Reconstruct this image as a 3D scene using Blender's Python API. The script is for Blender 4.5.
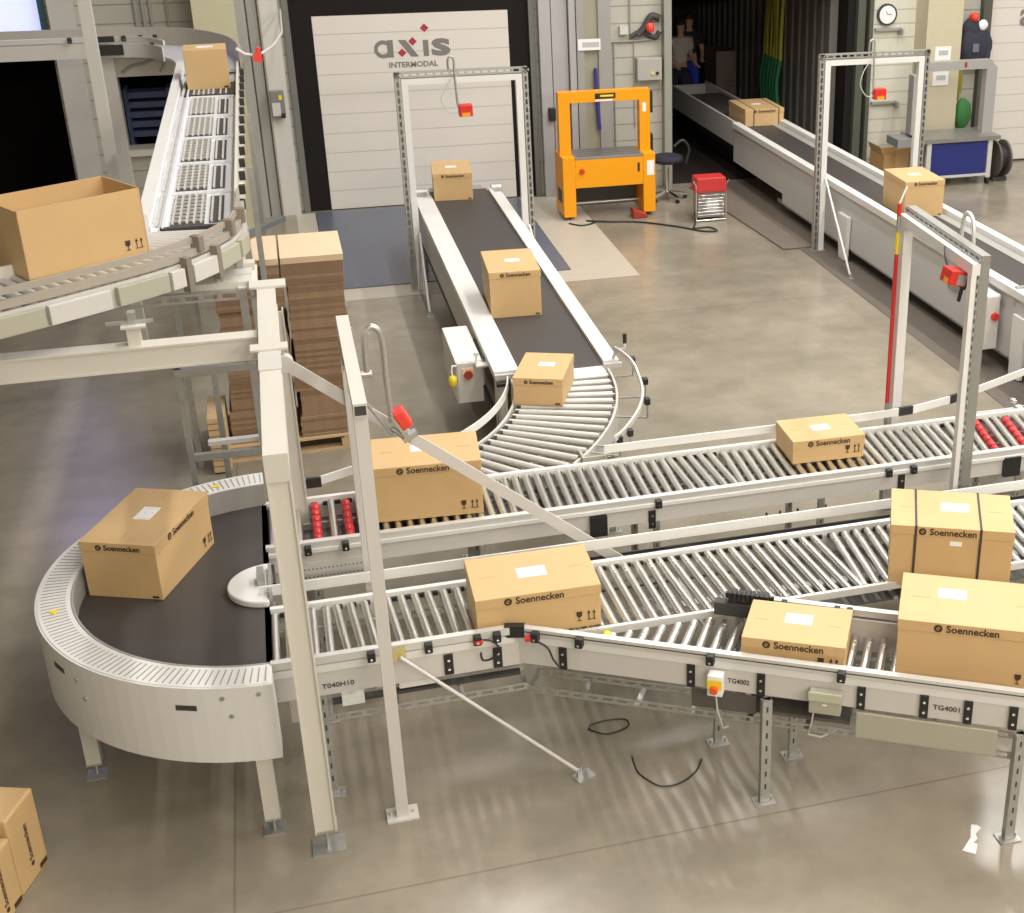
import bpy, bmesh, math, random
from mathutils import Matrix, Vector
random.seed(7)
sc = bpy.context.scene
for o in list(bpy.data.objects): bpy.data.objects.remove(o)
COL = sc.collection
PI = math.pi
def R(d): return math.radians(d)

# ------------------------------------------------------------------ camera
cam_d = bpy.data.cameras.new('camera'); cam = bpy.data.objects.new('camera', cam_d); COL.objects.link(cam)
cam_d.sensor_fit = 'HORIZONTAL'; cam_d.sensor_width = 36.0
cam_d.lens = 36.0 * 1374.1 / 1024
cam_d.shift_x = -(692.3 - 512) / 1024
cam_d.shift_y = -(456.5 - 435.8) / 1024
cam_d.clip_end = 200
_p, _r, _y = 0.42298, -0.00168, -0.29198
_cy, _sy, _ca, _sa, _cr, _sr = math.cos(_y), math.sin(_y), math.cos(_p), math.sin(_p), math.cos(_r), math.sin(_r)
_right = Vector((_cy, _sy, 0)); _f0 = Vector((-_sy, _cy, 0)); _zz = Vector((0, 0, 1))
_fwd = _f0 * _ca - _zz * _sa; _down = -_zz * _ca - _f0 * _sa
_r2 = _right * _cr + _down * _sr; _d2 = _down * _cr - _right * _sr
cm = Matrix((( _r2.x, -_d2.x, -_fwd.x, 0), (_r2.y, -_d2.y, -_fwd.y, 0), (_r2.z, -_d2.z, -_fwd.z, 5.0), (0, 0, 0, 1)))
cam.matrix_world = cm
sc.camera = cam

# ------------------------------------------------------------------ world, lamps, exposure
w = bpy.data.worlds.new('world'); sc.world = w; w.use_nodes = True
bg = w.node_tree.nodes['Background']; bg.inputs[0].default_value = (1.0, 0.96, 0.90, 1); bg.inputs[1].default_value = 0.11
sc.view_settings.view_transform = 'Standard'; sc.view_settings.look = 'None'
sc.view_settings.exposure = 0.0; sc.view_settings.gamma = 1.0; sc.view_settings.use_curve_mapping = False
def area(name, loc, sx, sy, power, color=(1, 0.978, 0.945), rot=(0, 0, 0)):
    l = bpy.data.lights.new(name, 'AREA'); l.shape = 'RECTANGLE'; l.size = sx; l.size_y = sy; l.energy = power; l.color = color
    o = bpy.data.objects.new(name, l); COL.objects.link(o); o.location = loc; o.rotation_euler = rot
    return o
for ix, x in enumerate((-4.0, 1.9, 5.2, 9.0, 13.0)):
    for iy, y in enumerate((-2.0, 2.0, 6.0, 10.0, 14.0, 17.5)):
        area('ceiling_lamp', (x, y, 9.3), 0.32, 2.9, (6, 125, 205, 215, 180)[ix] * (0.62, 0.78, 0.78, 1.05, 1.0, 0.42)[iy])
for x, q in ((-3.0, 90), (0.5, 215), (4.0, 235), (7.5, 220)): area('front_fill_light', (x, -4.4, 6.6), 2.6, 0.5, q, color=(1, .90, .74), rot=(R(58), 0, 0))  # unseen fill lights added behind the camera to brighten front faces

# ------------------------------------------------------------------ materials
MATS = {}
def mat(name, col, rough=0.5, metal=0.0, noise=0.0, nscale=8.0, bump=0.0, emit=None, estr=0, spec=0.5, ncol=None, stretch=None, trans=0.0):
    if name in MATS: return MATS[name]
    m = bpy.data.materials.new(name); m.use_nodes = True; nt = m.node_tree
    b = nt.nodes['Principled BSDF']
    c = (*col, 1)
    b.inputs['Base Color'].default_value = c; b.inputs['Roughness'].default_value = rough
    b.inputs['Metallic'].default_value = metal; b.inputs['Specular IOR Level'].default_value = spec
    if trans: b.inputs['Transmission Weight'].default_value = trans
    if noise or bump:
        tc = nt.nodes.new('ShaderNodeTexCoord'); mp = nt.nodes.new('ShaderNodeMapping'); n = nt.nodes.new('ShaderNodeTexNoise')
        nt.links.new(tc.outputs['Object'], mp.inputs[0]); nt.links.new(mp.outputs[0], n.inputs[0])
        if stretch: mp.inputs['Scale'].default_value = stretch
        n.inputs['Scale'].default_value = nscale; n.inputs['Detail'].default_value = 5
        if noise:
            mx = nt.nodes.new('ShaderNodeMix'); mx.data_type = 'RGBA'
            d = ncol or tuple(max(0, v * (1 - noise)) for v in col)
            mx.inputs[6].default_value = (*d, 1); mx.inputs[7].default_value = (*tuple(min(1, v * (1 + noise * .6)) for v in col), 1)
            nt.links.new(n.outputs[0], mx.inputs[0]); nt.links.new(mx.outputs[2], b.inputs['Base Color'])
        if bump:
            bp = nt.nodes.new('ShaderNodeBump'); bp.inputs['Strength'].default_value = bump; bp.inputs['Distance'].default_value = 0.01
            nt.links.new(n.outputs[0], bp.inputs['Height']); nt.links.new(bp.outputs[0], b.inputs['Normal'])
    if emit:
        b.inputs['Emission Color'].default_value = (*emit, 1); b.inputs['Emission Strength'].default_value = estr
    MATS[name] = m
    return m
WHITE = mat('white_powder_coat', (0.74, 0.73, 0.70), 0.42, noise=0.04, nscale=3)
CREAM = mat('cream_paint', (0.63, 0.60, 0.53), 0.45, noise=0.05, nscale=3)
GREYP = mat('light_grey_paint', (0.60, 0.575, 0.54), 0.42, noise=0.05, nscale=4)
MIDGREY = mat('mid_grey_paint', (0.34, 0.33, 0.31), 0.5, noise=0.08, nscale=4)
OLIVE = mat('sage_grey_enclosure', (0.41, 0.395, 0.31), 0.45)
GALV = mat('galvanised_steel', (0.50, 0.50, 0.48), 0.42, 0.75, noise=0.18, nscale=25)
ALU = mat('aluminium_profile', (0.70, 0.69, 0.66), 0.38, 0.35, noise=0.04, nscale=5)
ROLL = mat('zinc_plated_roller', (0.76, 0.75, 0.71), 0.30, 1.0)
ROLLP = mat('grey_sleeved_roller', (0.62, 0.60, 0.57), 0.42, 0.25, noise=0.06, nscale=10)
CHROME = mat('bright_steel', (0.82, 0.82, 0.80), 0.18, 1.0)
BELT = mat('dark_rubber_belt', (0.058, 0.050, 0.048), 0.52, noise=0.16, nscale=5)
BLACK = mat('black_plastic', (0.018, 0.018, 0.018), 0.45)
DARK = mat('dark_shadow_gap_metal', (0.05, 0.048, 0.045), 0.6)
RED = mat('red_plastic', (0.62, 0.03, 0.02), 0.35)
REDR = mat('red_wheel', (0.55, 0.03, 0.035), 0.35)
ORANGE = mat('orange_machine_paint', (0.86, 0.345, 0.0), 0.38)
YELLOW = mat('yellow_plastic', (0.85, 0.66, 0.03), 0.4)
BLUE = mat('blue_panel', (0.018, 0.028, 0.17), 0.4)
CARD = mat('corrugated_board', (0.60, 0.40, 0.188), 0.55, noise=0.07, nscale=6, spec=0.55)
CARDIN = mat('corrugated_board_inside', (0.50, 0.31, 0.14), 0.85, noise=0.06, nscale=6, spec=0.15)
CARDB2 = mat('flat_board_dark', (0.28, 0.185, 0.115), 0.85, noise=0.2, nscale=9, spec=0.2)
CARDB = mat('flat_board_brown', (0.37, 0.25, 0.155), 0.85, noise=0.3, nscale=9, spec=0.2)
CARDT = mat('flat_board_lit_top', (0.70, 0.54, 0.37), 0.8, noise=0.06, nscale=5, spec=0.2)  # lit copy of the flat board: overhead light painted into the top sheets
INK = mat('brown_black_ink', (0.055, 0.03, 0.015), 0.7)
PAPER = mat('white_paper', (0.86, 0.86, 0.86), 0.6)
PGREY = mat('pale_grey_print', (0.50, 0.50, 0.50), 0.6)
WOOD = mat('pallet_wood', (0.62, 0.44, 0.24), 0.75, noise=0.22, nscale=6, stretch=(1, 12, 12))
LTEXT = mat('sign_ink', (0.06, 0.06, 0.06), 0.6)
LOGOG = mat('logo_grey', (0.20, 0.19, 0.18), 0.6)
LOGOR = mat('logo_red', (0.38, 0.03, 0.05), 0.5)
SKIN = mat('skin', (0.55, 0.34, 0.24), 0.6)
HAIR = mat('dark_hair', (0.03, 0.02, 0.015), 0.7)
SHIRT = mat('pale_cloth', (0.62, 0.55, 0.50), 0.8)
NAVY = mat('dark_cloth', (0.02, 0.02, 0.035), 0.8)
BLUEC = mat('blue_cloth', (0.02, 0.05, 0.45), 0.8)
GREENC = mat('green_webbing', (0.02, 0.17, 0.07), 0.7)
YELC = mat('yellow_webbing', (0.30, 0.28, 0.03), 0.7)
CLEAR = mat('clear_hook', (0.8, 0.8, 0.78), 0.3)
STRAPM = mat('dark_strapping', (0.06, 0.045, 0.045), 0.5)

def node_mat(name, build):
    m = bpy.data.materials.new(name); m.use_nodes = True; build(m.node_tree, m.node_tree.nodes['Principled BSDF']); MATS[name] = m; return m
def mth(nt, op, a, b=None, c=None):
    n = nt.nodes.new('ShaderNodeMath'); n.operation = op
    for i, v in enumerate((a, b, c)):
        if v is None: continue
        if isinstance(v, (int, float)): n.inputs[i].default_value = v
        else: nt.links.new(v, n.inputs[i])
    return n.outputs[0]
def mixc(nt, f, a, b):
    n = nt.nodes.new('ShaderNodeMix'); n.data_type = 'RGBA'
    if isinstance(f, (int, float)): n.inputs[0].default_value = f
    else: nt.links.new(f, n.inputs[0])
    for i, v in ((6, a), (7, b)):
        if isinstance(v, tuple): n.inputs[i].default_value = (*v, 1)
        else: nt.links.new(v, n.inputs[i])
    return n.outputs[2]
def noise(nt, vec, scale, detail=5, rough=0.55):
    n = nt.nodes.new('ShaderNodeTexNoise'); n.inputs['Scale'].default_value = scale; n.inputs['Detail'].default_value = detail
    n.inputs['Roughness'].default_value = rough; nt.links.new(vec, n.inputs[0]); return n.outputs[0]
def objco(nt):
    tc = nt.nodes.new('ShaderNodeTexCoord'); sp = nt.nodes.new('ShaderNodeSeparateXYZ'); nt.links.new(tc.outputs['Object'], sp.inputs[0])
    return tc.outputs['Object'], sp.outputs
def b_floor(nt, b):
    co, (x, y, z) = objco(nt)
    n1 = noise(nt, co, 0.55, 6, 0.6); n2 = noise(nt, co, 3.0, 5, 0.55); n3 = noise(nt, co, 40, 3)
    f = mth(nt, 'ADD', mth(nt, 'MULTIPLY', n1, 0.68), mth(nt, 'MULTIPLY', n2, 0.32))
    rmp = nt.nodes.new('ShaderNodeMapRange'); rmp.inputs[1].default_value = 0.20; rmp.inputs[2].default_value = 0.80; nt.links.new(f, rmp.inputs[0])
    c = mixc(nt, rmp.outputs[0], (0.115, 0.104, 0.072), (0.415, 0.358, 0.282))
    c = mixc(nt, mth(nt, 'MULTIPLY', n3, 0.10), c, (0.25, 0.22, 0.18))
    # saw-cut joints of the slab
    d = 1.0
    dx = mth(nt, 'ABSOLUTE', mth(nt, 'SUBTRACT', x, -0.667))
    dy1 = mth(nt, 'ABSOLUTE', mth(nt, 'SUBTRACT', y, 5.66)); dy2 = mth(nt, 'ABSOLUTE', mth(nt, 'SUBTRACT', y, 13.95)); dy3 = mth(nt, 'ABSOLUTE', mth(nt, 'SUBTRACT', y, 9.8))
    m = mth(nt, 'MINIMUM', mth(nt, 'MINIMUM', dx, dy1), dy2)
    j = mth(nt, 'MULTIPLY', mth(nt, 'LESS_THAN', m, 0.007), 0.45)
    c = mixc(nt, j, c, (0.12, 0.095, 0.07))
    nt.links.new(c, b.inputs['Base Color'])
    b.inputs['Roughness'].default_value = 0.22; b.inputs['Specular IOR Level'].default_value = 0.55
FLOOR = node_mat('polished_concrete', b_floor)
def siding(name, col, pitch, horizontal=True, dark=0.55, wd=0.02, gamma=0.08):
    def f(nt, b):
        co, (x, y, z) = objco(nt)
        a = z if horizontal else x
        fr = mth(nt, 'FRACT', mth(nt, 'DIVIDE', a, pitch))
        l = mth(nt, 'LESS_THAN', fr, wd / pitch)
        n = noise(nt, co, 2.5, 4)
        c = mixc(nt, n, tuple(v * (1 - gamma) for v in col), tuple(min(1, v * (1 + gamma)) for v in col))
        c = mixc(nt, l, c, tuple(v * dark for v in col))
        nt.links.new(c, b.inputs['Base Color']); b.inputs['Roughness'].default_value = 0.55
        bp = nt.nodes.new('ShaderNodeBump'); bp.inputs['Distance'].default_value = 0.01; bp.inputs['Strength'].default_value = 0.6
        nt.links.new(mth(nt, 'SUBTRACT', 1.0, l), bp.inputs['Height']); nt.links.new(bp.outputs[0], b.inputs['Normal'])
    return node_mat(name, f)
SIDING = siding('grey_wall_cladding', (0.46, 0.44, 0.38), 0.235, dark=0.62, wd=0.018)
DOORP = siding('white_sectional_door_panel', (0.70, 0.655, 0.60), 0.262, dark=0.78, wd=0.012, gamma=0.03)

# ------------------------------------------------------------------ mesh builder
class MB:
    def __init__(s): s.v = []; s.f = []; s.sm = []
    def add(s, vs, fs, smooth=False):
        o = len(s.v); s.v += [Vector(p) for p in vs]
        for f in fs: s.f.append([i + o for i in f]); s.sm.append(smooth)
        return s
    def box(s, x0, x1, y0, y1, z0, z1, M=None):
        vs = [Vector((x, y, z)) for z in (z0, z1) for x, y in ((x0, y0), (x1, y0), (x1, y1), (x0, y1))]
        if M is not None: vs = [M @ p for p in vs]
        return s.add(vs, [(3, 2, 1, 0), (4, 5, 6, 7), (0, 1, 5, 4), (1, 2, 6, 5), (2, 3, 7, 6), (3, 0, 4, 7)])
    def bar(s, p0, p1, w, h, up=(0, 0, 1)):
        p0, p1 = Vector(p0), Vector(p1); d = (p1 - p0); L = d.length; d.normalize(); u = Vector(up)
        if abs(d.dot(u)) > 0.99: u = Vector((0, 1, 0))
        sd = d.cross(u).normalized(); u = sd.cross(d).normalized()
        M = Matrix(((d.x, sd.x, u.x, p0.x), (d.y, sd.y, u.y, p0.y), (d.z, sd.z, u.z, p0.z), (0, 0, 0, 1)))
        return s.box(0, L, -w / 2, w / 2, -h / 2, h / 2, M)
    def cyl(s, p0, p1, r, n=14, r1=None, caps=True):
        return s.tube([p0, p1], r, n, caps, [r, r if r1 is None else r1])
    def tube(s, pts, r, n=10, caps=True, radii=None, closed=False):
        pts = [Vector(p) for p in pts]; k = len(pts); rings = []; prev = None
        for i, p in enumerate(pts):
            a = pts[(i - 1) % k] if (i or closed) else p; b = pts[(i + 1) % k] if (i < k - 1 or closed) else p
            t = (b - a).normalized()
            if prev is None:
                u = Vector((0, 0, 1)) if abs(t.z) < 0.9 else Vector((0, 1, 0))
                u = (u - t * u.dot(t)).normalized()
            else:
                u = (prev - t * prev.dot(t)).normalized()
            prev = u; v = t.cross(u); rr = radii[i] if radii else r
            rings.append([p + (u * math.cos(2 * PI * j / n) + v * math.sin(2 * PI * j / n)) * rr for j in range(n)])
        vs = [p for q in rings for p in q]; fs = []
        for i in range(k if closed else k - 1):
            a, b = i * n, ((i + 1) % k) * n
            for j in range(n): fs.append((a + j, a + (j + 1) % n, b + (j + 1) % n, b + j))
        s.add(vs, fs, True)
        if caps and not closed:
            s.add(rings[0], [tuple(range(n))[::-1]]); s.add(rings[-1], [tuple(range(n))])
        return s
    def prism(s, poly, z0, z1, M=None):
        n = len(poly); vs = [Vector((x, y, z0)) for x, y in poly] + [Vector((x, y, z1)) for x, y in poly]
        if M is not None: vs = [M @ p for p in vs]
        return s.add(vs, [tuple(range(n))[::-1], tuple(range(n, 2 * n))] + [(i, (i + 1) % n, n + (i + 1) % n, n + i) for i in range(n)])
    def disc(s, c, ax, r, t, n=24):
        c = Vector(c); ax = Vector(ax).normalized(); return s.cyl(c, c + ax * t, r, n)
    def sweep(s, prof, path, closed_path=False, caps=True):
        """prof: (offset, z) polygon; path: list of (x, y, nx, ny); the offset runs along n"""
        k = len(prof); vs = []; fs = []
        for x, y, nx, ny in path: vs += [Vector((x + nx * o, y + ny * o, z)) for o, z in prof]
        m = len(path)
        for i in range(m if closed_path else m - 1):
            a, b = i * k, ((i + 1) % m) * k
            for j in range(k): fs.append((a + j, b + j, b + (j + 1) % k, a + (j + 1) % k))
        s.add(vs, fs, False)
        if caps and not closed_path:
            s.add(vs[:k], [tuple(range(k))]); s.add(vs[-k:], [tuple(range(k))[::-1]])
        return s
    def merge(s, o, M):
        return s.add([M @ p for p in o.v], o.f) if not any(o.sm) else s._merge(o, M)
    def _merge(s, o, M):
        b = len(s.v); s.v += [M @ p for p in o.v]
        for f, q in zip(o.f, o.sm): s.f.append([i + b for i in f]); s.sm.append(q)
        return s
    def mesh(s, name, material, inv=None):
        me = bpy.data.meshes.new(name)
        vs = [tuple(inv @ p) if inv is not None else tuple(p) for p in s.v]
        me.from_pydata(vs, [], s.f); me.update()
        bm = bmesh.new(); bm.from_mesh(me); bmesh.ops.recalc_face_normals(bm, faces=bm.faces); bm.to_mesh(me); bm.free()
        me.polygons.foreach_set('use_smooth', s.sm)
        me.materials.append(material)
        return me
FR = {}
def frame(o): return FR.get(o.name, Matrix()) if o else Matrix()
def obj(name, mb, material, parent=None, label=None, bevel=0):
    F = frame(parent); me = mb.mesh(name, material, F.inverted() if parent else None)
    o = bpy.data.objects.new(name, me); COL.objects.link(o)
    if parent: o.parent = parent; FR[o.name] = F
    if label: o['label'] = label
    if bevel:
        b = o.modifiers.new('bevel', 'BEVEL'); b.width = bevel; b.segments = 2; b.limit_method = 'ANGLE'
    return o
def inst(name, me, parent, Mw, label=None):
    o = bpy.data.objects.new(name, me); COL.objects.link(o)
    if parent: o.parent = parent
    o.matrix_basis = frame(parent).inverted() @ Mw
    if label: o['label'] = label
    return o
def tag(o, label, cat, group=None):
    o['label'] = label; o['category'] = cat
    if group: o['group'] = group
    return o
def thing(name, label, cat, loc=(0, 0, 0), rz=0, group=None):
    o = bpy.data.objects.new(name, None); COL.objects.link(o); o.empty_display_size = 0.1
    o.location = loc; o.rotation_euler = (0, 0, rz); tag(o, label, cat, group)
    FR[o.name] = Matrix.Translation(loc) @ Matrix.Rotation(rz, 4, 'Z')
    return o
def struct(name, mb, material, parent=None):
    o = obj(name, mb, material, parent)
    if not parent: o['kind'] = 'structure'
    return o
def T(x, y, z, rz=0): return Matrix.Translation((x, y, z)) @ Matrix.Rotation(rz, 4, 'Z')
FRONT = Matrix.Rotation(PI / 2, 4, 'X')     # a drawing in XY stands up and faces -Y
_tc = {}
def text_mb(s, size, depth=0.001, bold=0.0, width=None):
    """lettering as an MB centred on the origin in the XY plane"""
    k = (s, size, depth, bold)
    if k not in _tc:
        cu = bpy.data.curves.new('t', 'FONT'); cu.body = s; cu.size = size; cu.extrude = depth / 2; cu.offset = bold; cu.resolution_u = 3
        cu.align_x = 'CENTER'; cu.align_y = 'CENTER'
        o = bpy.data.objects.new('t', cu); COL.objects.link(o)
        dg = bpy.context.evaluated_depsgraph_get(); dg.update(); me = bpy.data.meshes.new_from_object(o.evaluated_get(dg))
        mb = MB(); mb.add([v.co.copy() for v in me.vertices], [tuple(p.vertices) for p in me.polygons])
        bpy.data.objects.remove(o); bpy.data.curves.remove(cu); bpy.data.meshes.remove(me)
        _tc[k] = mb
    m = _tc[k]
    if width:
        xs = [p.x for p in m.v]; q = width / (max(xs) - min(xs)); o = MB(); o.merge(m, Matrix.Diagonal((q, 1, 1, 1))); return o
    return m
def placed(mb, M):
    o = MB(); o.merge(mb, M); return o

# ================================================================== setting
struct('floor', MB().box(-12, 20, -4, 27.5, -0.2, 0), FLOOR)
WY = 19.4
def wallbox(x0, x1, z0, z1, y0=WY, y1=WY + 0.3): return (x0, x1, y0, y1, z0, z1)
wb = MB()
for a in ((-12, -4.6, 0, 7), (-4.6, -2.58, 2.22, 2.5), (-4.6, -3.3, 2.5, 7), (-2.62, -1.92, 0, 7), (-3.3, -2.62, 3.1, 7), (-2.58, -2.5, 0, 2.5),
          (-1.92, -1.05, 0, 1.0), (-1.92, -1.05, 1.95, 7), (-1.05, 0.30, 0, 7), (0.30, 3.46, 2.95, 7), (3.46, 5.46, 0, 7), (5.46, 8.52, 3.3, 7), (8.52, 10.5, 0, 7),
          (10.5, 13.6, 3.3, 7), (13.6, 20, 0, 7)):
    wb.box(*wallbox(*a))
struct('wall_back', wb, SIDING)
HALL = mat('hall_cladding', (0.40, 0.385, 0.35), 0.7)
struct('wall_left', MB().box(-12.2, -12, -5, WY, 0, 9.6), HALL)
struct('wall_right', MB().box(20, 20.2, -5, WY, 0, 9.6), HALL)
struct('wall_front', MB().box(-12, 20, -5.2, -5, 0, 9.6), HALL)
struct('ceiling', MB().box(-12.2, 20.2, -5.2, WY + .3, 9.6, 9.8), mat('pale_ceiling', (0.55, 0.53, 0.49), 0.8))
struct('wall_back_upper', MB().box(-12, 20, WY, WY + .3, 7, 9.6), HALL)
# opening at the far left with darkness behind, window above it
DK = mat('dark_recess', (0.012, 0.010, 0.010), 0.9, spec=0.05)
rec = MB().box(-4.6, -2.58, WY + 2.2, WY + 2.3, 0, 2.22).box(-4.7, -4.6, WY + .3, WY + 2.3, 0, 2.3).box(-2.58, -2.5, WY + .3, WY + 2.3, 0, 2.3).box(-4.7, -2.5, WY + .3, WY + 2.3, 2.22, 2.3)
struct('wall_far_recess', rec, DK)
WGL = mat('daylit_glass', (0.6, 0.65, 0.9), 0.3, emit=(0.52, 0.56, 0.92), estr=1.0)
wf = struct('window_1', MB().box(-3.3, -2.70, WY + .10, WY + .14, 2.5, 3.1), WGL)
struct('window_frame', MB().box(-3.3, -2.62, WY - .02, WY + .2, 2.46, 2.5).box(-2.70, -2.62, WY - .02, WY + .2, 2.5, 3.1), mat('teal_frame', (0.03, 0.10, 0.13), 0.4), wf)
w2 = struct('window_2', MB().box(-3.7, -2.1, WY - .02, WY + .02, 3.3, 6.4), mat('bright_skylit_glass', (0.6, 0.65, 0.9), 0.3, emit=(0.50, 0.47, 1.0), estr=2.8))
struct('window_frame', MB().box(-3.76, -3.7, WY - .04, WY, 3.24, 6.46).box(-2.1, -2.04, WY - .04, WY, 3.24, 6.46).box(-3.7, -2.1, WY - .04, WY, 3.24, 3.3).box(-3.7, -2.1, WY - .04, WY, 6.4, 6.46), GREYP, w2)
# door_1: closed sectional door in its dark dock seal
d1 = struct('door_1', MB().box(0.585, 3.18, WY - .01, WY + .04, 0.0, 2.60), DOORP)
struct('door_bottom_seal', MB().box(0.585, 3.18, WY - .02, WY - .01, 0.0, 0.012), DARK, d1)
lg = MB()
FY = WY - .0115
def FM(x, z, s=1): return Matrix.Translation((x, FY, z)) @ FRONT
def fitted(ch, x0, x1, z0, z1):
    m = text_mb(ch, .3, .002, .010); xs = [p.x for p in m.v]; ys = [p.y for p in m.v]
    A = Matrix.Translation(((x0 + x1) / 2, FY, (z0 + z1) / 2)) @ FRONT @ Matrix.Diagonal(((x1 - x0) / (max(xs) - min(xs)), (z1 - z0) / (max(ys) - min(ys)), 1, 1)) @ Matrix.Translation((-(max(xs) + min(xs)) / 2, -(max(ys) + min(ys)) / 2, 0))
    return placed(m, A)
ra = MB(); n = 32
for i in range(n):
    a0, a1 = 2 * PI * i / n, 2 * PI * (i + 1) / n
    ra.prism([(.072 * math.cos(a0), .065 * math.sin(a0)), (.120 * math.cos(a0), .118 * math.sin(a0)), (.120 * math.cos(a1), .118 * math.sin(a1)), (.072 * math.cos(a1), .065 * math.sin(a1))], -.001, .001, FM(1.475, 2.145))
ra.prism([(.055, -.112), (.135, -.112), (.135, .118), (.055, .118)], -.0012, .0012, FM(1.475, 2.145))
obj('logo_letter', ra, LOGOG, d1)
obj('logo_letter', fitted('s', 2.12, 2.375, 2.03, 2.262), LOGOG, d1)
obj('logo_letter', MB().prism([(-0.036, 0.0), (0.036, 0.0), (0.036, 0.215), (-0.036, 0.215)], -.001, .001, FM(2.045, 2.033)), LOGOG, d1)
obj('logo_letter', MB().prism([(0.27, 0.0), (0.165, 0.0), (0.0, 0.225), (0.105, 0.225)], -.001, .001, FM(1.675, 2.033)), LOGOG, d1)
for (x, z, q) in ((1.722, 2.09, .057), (1.872, 2.235, .057), (2.041, 2.405, .057)):
    obj('logo_diamond', MB().prism([(-q, 0), (0, -q), (q, 0), (0, q)], -.001, .002, FM(x, z)), LOGOR, d1)
obj('logo_wording', fitted('INTERMODAL', 1.535, 2.195, 1.895, 1.972), LOGOG, d1)
SEAL = mat('black_dock_seal', (0.018, 0.016, 0.015), 0.85, spec=0.1)
struct('trim_1', MB().box(0.30, 0.58, WY + .0, WY + .3, 0, 2.95).box(3.185, 3.46, WY + .0, WY + .3, 0, 2.95).box(0.58, 3.185, WY + .0, WY + .3, 2.605, 2.95), SEAL)
struct('trim_2', MB().box(0.22, 0.30, WY - .06, WY + .1, 0, 3.2).box(3.46, 3.54, WY - .06, WY + .1, 0, 3.2), mat('dark_green_grey_frame', (0.16, 0.165, 0.15), 0.5))
# wide grey cladding panel between the incline and door_1
pan = MB()
for i, (a, b2, c) in enumerate(((-0.52, -0.40, .10), (-0.38, -0.24, .16), (-0.22, -0.10, .08))): pan.box(a, b2, WY - c, WY, 0, 7)
struct('trim_3', pan, MIDGREY)
struct('wall_pier', MB().box(-0.08, 0.17, WY - .12, WY, 0, 7).box(-.06, -.02, WY - .15, WY - .12, 0, 7), GREYP)
struct('column_1', MB().box(-0.86, -0.36, WY - .7, WY - .05, 0, 7), mat('pale_yellow_column', (0.56, 0.53, 0.36), 0.6, noise=.05))
struct('trim_4', MB().box(-1.58, -1.53, WY - .05, WY, 2.0, 7).box(-1.49, -1.45, WY - .05, WY, 2.0, 7).box(-1.4, -1.37, WY - .05, WY, 2.0, 7).box(-1.2, -1.17, WY - .05, WY, 2.0, 7), MIDGREY)
struct('trim_5', MB().box(-2.58, -2.28, WY - .10, WY, 0, 7), GREYP)
struct('trim_6', MB().box(-2.0, -1.0, WY - .06, WY, 1.95, 2.0).box(-2.0, -1.0, WY - .08, WY, 0.92, 1.0), CREAM)
struct('wall_rear_room', MB().box(-2.6, -0.4, WY + 2.0, WY + 2.1, 0, 3).box(-2.6, -2.5, WY + .3, WY + 2, 0, 3).box(-.5, -.4, WY + .3, WY + 2, 0, 3), DK)
# light grey ribbed panel and pipes between door_1 and the right-hand dock
p2 = MB(); 
for a, b2, c in ((3.58, 3.74, .16), (3.76, 3.98, .12), (3.99, 4.08, .20)): p2.box(a, b2, WY - c, WY, 0, 7)
struct('wall_panel_ribbed', p2, mat('silver_cladding', (0.46, 0.45, 0.46), 0.4, 0.2, noise=.08, nscale=2))
struct('trim_7', MB().box(4.09, 4.19, WY - .22, WY, 0, 7).box(4.40, 4.58, WY - .2, WY, 0, 7), MIDGREY)
struct('column_2', MB().box(4.19, 4.40, WY - .16, WY, 0, 7), mat('pale_olive_column', (0.34, 0.32, 0.24), 0.6, noise=.1))
struct('trim_8', MB().box(5.36, 5.47, WY - .16, WY + .1, 0, 7), mat('grey_green_jamb', (0.30, 0.30, 0.26), 0.5))
# right-hand dock opening: dark jambs, container standing in it
struct('trim_9', MB().box(8.34, 8.46, WY - .08, WY + .2, 0, 3.4).box(8.50, 8.56, WY - .14, WY + .2, 0, 3.4), mat('dark_green_jamb', (0.085, 0.09, 0.07), 0.6))
struct('trim_10', MB().box(5.47, 8.34, WY + .05, WY + .3, 2.85, 3.3).box(8.22, 8.34, WY + .02, WY + .5, 0, 3.3), SEAL)
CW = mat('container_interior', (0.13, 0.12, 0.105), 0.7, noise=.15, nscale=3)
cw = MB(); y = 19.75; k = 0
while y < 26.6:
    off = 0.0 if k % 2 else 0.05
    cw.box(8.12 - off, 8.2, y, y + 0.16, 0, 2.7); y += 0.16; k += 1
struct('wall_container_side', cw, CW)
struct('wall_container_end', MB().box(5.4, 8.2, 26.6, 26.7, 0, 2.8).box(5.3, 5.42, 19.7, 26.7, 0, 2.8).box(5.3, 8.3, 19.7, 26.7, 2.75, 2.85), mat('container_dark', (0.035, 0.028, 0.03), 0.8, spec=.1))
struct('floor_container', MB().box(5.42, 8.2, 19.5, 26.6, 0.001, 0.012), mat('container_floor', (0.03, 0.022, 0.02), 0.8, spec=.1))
# cladding right of the opening, column, door_3
struct('column_3', MB().box(9.28, 9.85, WY - .45, WY, 0, 7), mat('cream_column', (0.58, 0.52, 0.37), 0.6, noise=.06))
struct('wall_panel_white', MB().box(8.57, 9.28, WY - .04, WY, 0, 7), siding('white_cladding', (0.66, 0.64, 0.54), 0.2, dark=.75))
struct('trim_11', MB().box(10.36, 10.5, WY - .12, WY + .1, 0, 7), mat('dark_green_jamb', (0.085, 0.09, 0.07), 0.6))
d3 = struct('door_2', MB().box(10.5, 13.6, WY + .04, WY + .1, 0, 3.3), DOORP)
obj('logo_letters', placed(text_mb('a', 0.50, 0.004, 0.012), Matrix.Translation((11.17, WY + .037, 2.25)) @ FRONT), LOGOG, d3)
obj('door_bottom_seal', MB().box(10.5, 13.6, WY + .03, WY + .1, 0, 0.03), DARK, d3)

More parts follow.
